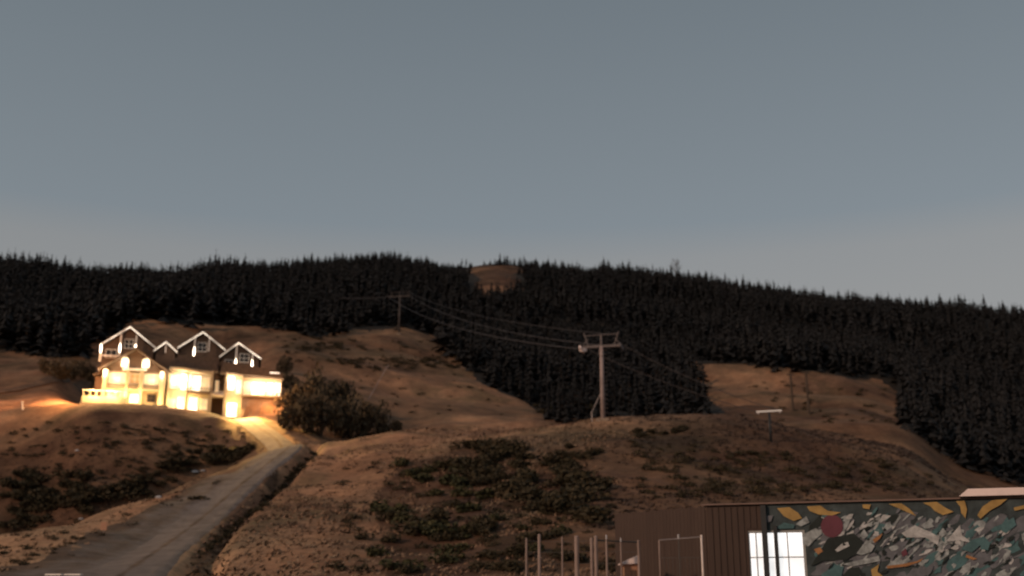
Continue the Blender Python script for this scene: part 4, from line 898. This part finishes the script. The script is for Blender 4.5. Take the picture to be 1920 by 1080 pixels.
for P_ in ([(1457,953), (1480,951), (1497,962), (1504,972), (1488,977), (1470,968)], [(1513,950), (1538,948), (1552,958), (1577,961), (1560,967), (1535,965), (1518,958)],
           [(1617,946), (1633,946), (1630,955), (1618,953)], [(1666,945), (1690,944), (1706,955), (1718,968), (1700,960), (1682,952)],
           [(1730,943), (1756,941), (1772,952), (1788,960), (1768,966), (1752,958), (1745,950)], [(1792,940), (1808,939), (1813,955), (1810,972), (1802,962), (1800,950)],
           [(1832,966), (1842,950), (1860,938), (1888,936), (1875,947), (1855,958), (1838,973)], [(1900,952), (1925,946), (1925,953), (1902,958)]): blob('y', P_)
blob('o', [(1662,1061), (1690,1058), (1720,1052), (1731,1046), (1726,1053), (1700,1062), (1664,1066)]); blob('y', [(1633,1068), (1648,1058), (1645,1072), (1655,1080), (1636,1084)]); blob('o', [(1812,1040), (1832,1048), (1825,1050), (1810,1045)])
blob('o', [(1526,1030), (1538,1026), (1543,1034), (1534,1040)]); blob('o', [(1636,1012), (1655,1000), (1650,1010), (1640,1018)]); blob('r', [(1690,1035), (1698,1028), (1702,1040), (1692,1044)])
mur.build('mural', [mm[k] for k in mk], hall)

sl, sr = pix(1152, 960, 41.5), pix(1326, 953, 38.5); scr = empty('timber_screen', (sl.x, sl.y, 0), math.atan2(sr.y - sl.y, sr.x - sl.x), 'plain dark brown boarded screen between the post fence and the hall', 'screen')
SL = math.hypot(sr.x - sl.x, sr.y - sl.y); zt_ = (sl.z + sr.z) / 2; MB().box(0, SL, .03, .07, -.4, zt_ - .1).build('backing', M['clad'], scr)
for i in range(int(SL / .16)): MB().box(.003 + i * .16, .157 + i * .16, 0, .027, -.4, zt_ + .02 * math.sin(i * 2.3)).build('board', M['clad'], scr)

# ------------------------------------------------------------------ fence and small things at the bottom
DF = 37.0
fb = pix(1095, 1005, DF); fence = empty('post_fence', (fb.x, fb.y, float(H(fb.x, fb.y))), 0, 'row of uneven weathered posts with wires at the foot of the slope', 'fence')
def fl(u, v, D=DF): return pix(u, v, D) - Vector(fence.location)
for u, vt, r in ((987,1010,.035), (1011,1003,.05), (1054,1008,.03), (1081,1006,.075), (1109,1010,.05), (1117,1006,.06), (1137,1012,.035), (1164,1018,.03), (1197,1014,.045)):
    a = fl(u, vt); b = fl(u + 1.5, 1130); b.x = a.x; b.z = float(H(a.x + fence.location.x, a.y + fence.location.y)) - fence.location.z - .3
    mb = MB(); mb.tube(b, a, r * 1.1, r, 8); mb.tube(a, a + Vector((0, 0, .03)), r, r * .5, 8); o = mb.build('post', M['fence_wood'], fence)
    if u in (1137, 1164): MB().tube(a + Vector((0, 0, .03)), a + Vector((0, 0, .16)), .035, .02, 8).build('cap', M['rock'], fence)  # pale tip added for the glimmer of light on a post top
for vt in (1014, 1034, 1056, 1078):
    MB().path([fl(984, vt), fl(1050, vt + 2), fl(1110, vt), fl(1200, vt + 1)], .007, 4).build('wire', M['wire'], fence)
MB().path([fl(1117, 1013), fl(1200, 1017)], .022, 5).build('top_rail', M['dark_frame'], fence)
# metal frame
gp = pix(1276, 1010, 36); fr = empty('metal_frame', (gp.x, gp.y, float(H(gp.x, gp.y))), 0, 'open rectangular metal frame with one bright white upright left of the hall', 'frame')
def gl(u, v): return pix(u, v, 36) - Vector(fr.location)
a, b, c = gl(1236, 1013), gl(1315, 1007), gl(1315, 1003); zb = -.3
MB().tube((b.x, b.y, zb), (c.x, c.y, c.z), .035, .035, 8).build('upright', flat('white_post_paint', (.78,.70,.66), .5), fr)
MB().tube((a.x, a.y, zb), a, .03, .03, 8).build('upright', M['fence_wood'], fr); m_ = a.lerp(b, .46)
MB().tube((m_.x, m_.y, zb), m_, .018, .018, 6).build('upright', M['wire'], fr); MB().tube(a, b, .024, .024, 6).build('top_rail', M['steel'], fr)
MB().tube(m_, m_ + Vector((0, 0, .14)), .03, .03, 8).build('cap', M['rock'], fr)  # pale tip added for the bright glimmer on the frame
for i in range(9):
    q = a.lerp(b, .1 + i * .1); MB().tube((q.x, q.y, zb), (q.x, q.y, a.z - .55), .01, .01, 4).build('bar', M['wire'], fr)
MB().tube((a.x, a.y, a.z - .54), (b.x, b.y, a.z - .54), .014, .014, 4).build('middle_rail', M['wire'], fr)
# little pitched-roof hut
hp = pix(1184, 1080, 38); hz = float(H(hp.x, hp.y)); hut = empty('small_hut', (hp.x, hp.y, hz), 0, 'small orange walled hut with a pale slanting roof behind the fence', 'hut')
def hl(u, v): p = pix(u, v, 38); return p.x - hp.x, p.z - hz
(xa, za), (xb, zb_), (xc_, zc) = hl(1166, 1057), hl(1197, 1040), hl(1197, 1056)
MB().prism([(xa + .08, -.2), (xb, -.2), (xb, zb_ - .12), (xa + .08, za - .05)], 0, .7).build('wall', M['orange'], hut)
MB().prism([(xa - .05, za - .03), (xc_ + .03, zc - .02), (xb + .03, zb_), (xa - .05, za + .02)], -.1, .8).build('roof', M['white_metal'], hut)
MB().box(xb - .28, xb - .1, -.03, -.003, -.1, zb_ - .5).build('door', M['timber'], hut)
# pale planks, rock and markers
def lump(u, v, sx, sy, sz, mat, name, label, cat, rmin=60, seed=1, group=None):
    p = hit(u, v, rmin)
    if p is None: return
    g_ = random.Random(seed); mb = MB(); n_ = 7; rings = [(.9, 0), (1.0, .35), (.75, .75), (.3, 1.0)]; mb.v = []
    for rr_, zz in rings:
        for i in range(n_):
            t_ = 6.283 * i / n_; k_ = rr_ * g_.uniform(.8, 1.15); mb.v.append((sx * k_ * math.cos(t_), sy * k_ * math.sin(t_), sz * zz * g_.uniform(.85, 1.1) - .05))
    for r_ in range(3):
        for i in range(n_): j = (i + 1) % n_; mb.f.append((r_*n_ + i, r_*n_ + j, (r_+1)*n_ + j, (r_+1)*n_ + i)); mb.m.append(0)
    mb.f.append(tuple(range(3*n_, 4*n_))); mb.m.append(0)
    return tag(mb.build(name, M[mat], None, False, p), label, cat, group)
lump(366, 886, .5, .4, .3, 'rock', 'rock', 'bluish pale rock at the bank edge left of the track', 'rock', 90, 3)
lump(381, 884, .35, .3, .22, 'rock', 'rock', 'smaller pale rock touching the bluish rock on the bank edge', 'rock', 90, 4)
lump(145, 847, .3, .25, .22, 'rock', 'rock', 'tiny white stone alone on the dark knoll below the lodge', 'rock', 110, 5)
lump(152, 974, .35, .3, .2, 'rock', 'rock', 'low grey stone on the gully edge at left', 'rock', 70, 6)
lump(298, 934, .3, .3, .2, 'rock', 'rock', 'small grey stone midway along the gully edge', 'rock', 70, 7)
for u, lab in ((102, 'left of two pale planks lying at the bottom left'), (138, 'right of two pale planks lying at the bottom left')):
    p = pix(u, 1076, 43.5); z = float(H(p.x, p.y)); p.z = max(z, p.z - .05); e = empty('plank', p, R(-6), lab, 'plank', 'pale planks at the bottom left')
    MB().box(-.30, .30, -.10, .10, 0, .05).build('board', M['white'], e); 
    for s in (-1, 1): MB().box(s * .2 - .03, s * .2 + .03, -.05, .05, -.6, -.003).build('foot', M['fence_wood'], e)
p = hit(193, 1003, 40); e = empty('marker_sign', p, 0, 'small orange marker board beside the track at left', 'marker')
MB().box(-.18, .18, -.02, .02, .25, .72).build('board', M['orange'], e); MB().box(-.03, .03, .02, .05, -.2, .7).build('stake', M['fence_wood'], e)
p = hit(43, 768, 140); e = empty('marker_stake', p, 0, 'short leaning white stake on the slope at the far left', 'marker')
MB().tube((0, 0, -.2), (-.2, 0, 1.0), .11, .09, 8).build('stake', M['white'], e); MB().tube((-.2, 0, 1.0), (-.22, 0, 1.1), .15, .12, 8).build('cap', M['white'], e)
# side road behind the lodge at left
V = []; Fq = []; pts = [hit(u, v, 170) for u, v in ((-60,744), (0,736), (50,728), (100,724), (140,719), (175,716))]; pts = [p for p in pts if p]
Q = resample(pts, 1.5); tn = np.gradient(Q, axis=0); tn /= np.linalg.norm(tn, axis=1)[:, None]
for i in range(len(Q)):
    for c in np.linspace(-1, 1, 5):
        x = Q[i, 0] + tn[i, 1] * c * 1.1; y = Q[i, 1] - tn[i, 0] * c * 1.1; V.append((x, y, float(H(x, y)) + .18))
for i in range(len(Q) - 1):
    for c in range(4): a = i * 5 + c; Fq.append((a, a + 1, a + 6, a + 5))
tag(link('side_road', np_mesh('side_road', np.array(V), np.array(Fq), [m_v], None, True)), 'grey side road reaching the lodge from the left edge', 'road', kind='structure')
print('bushes', nb, 'objects', len(bpy.data.objects))
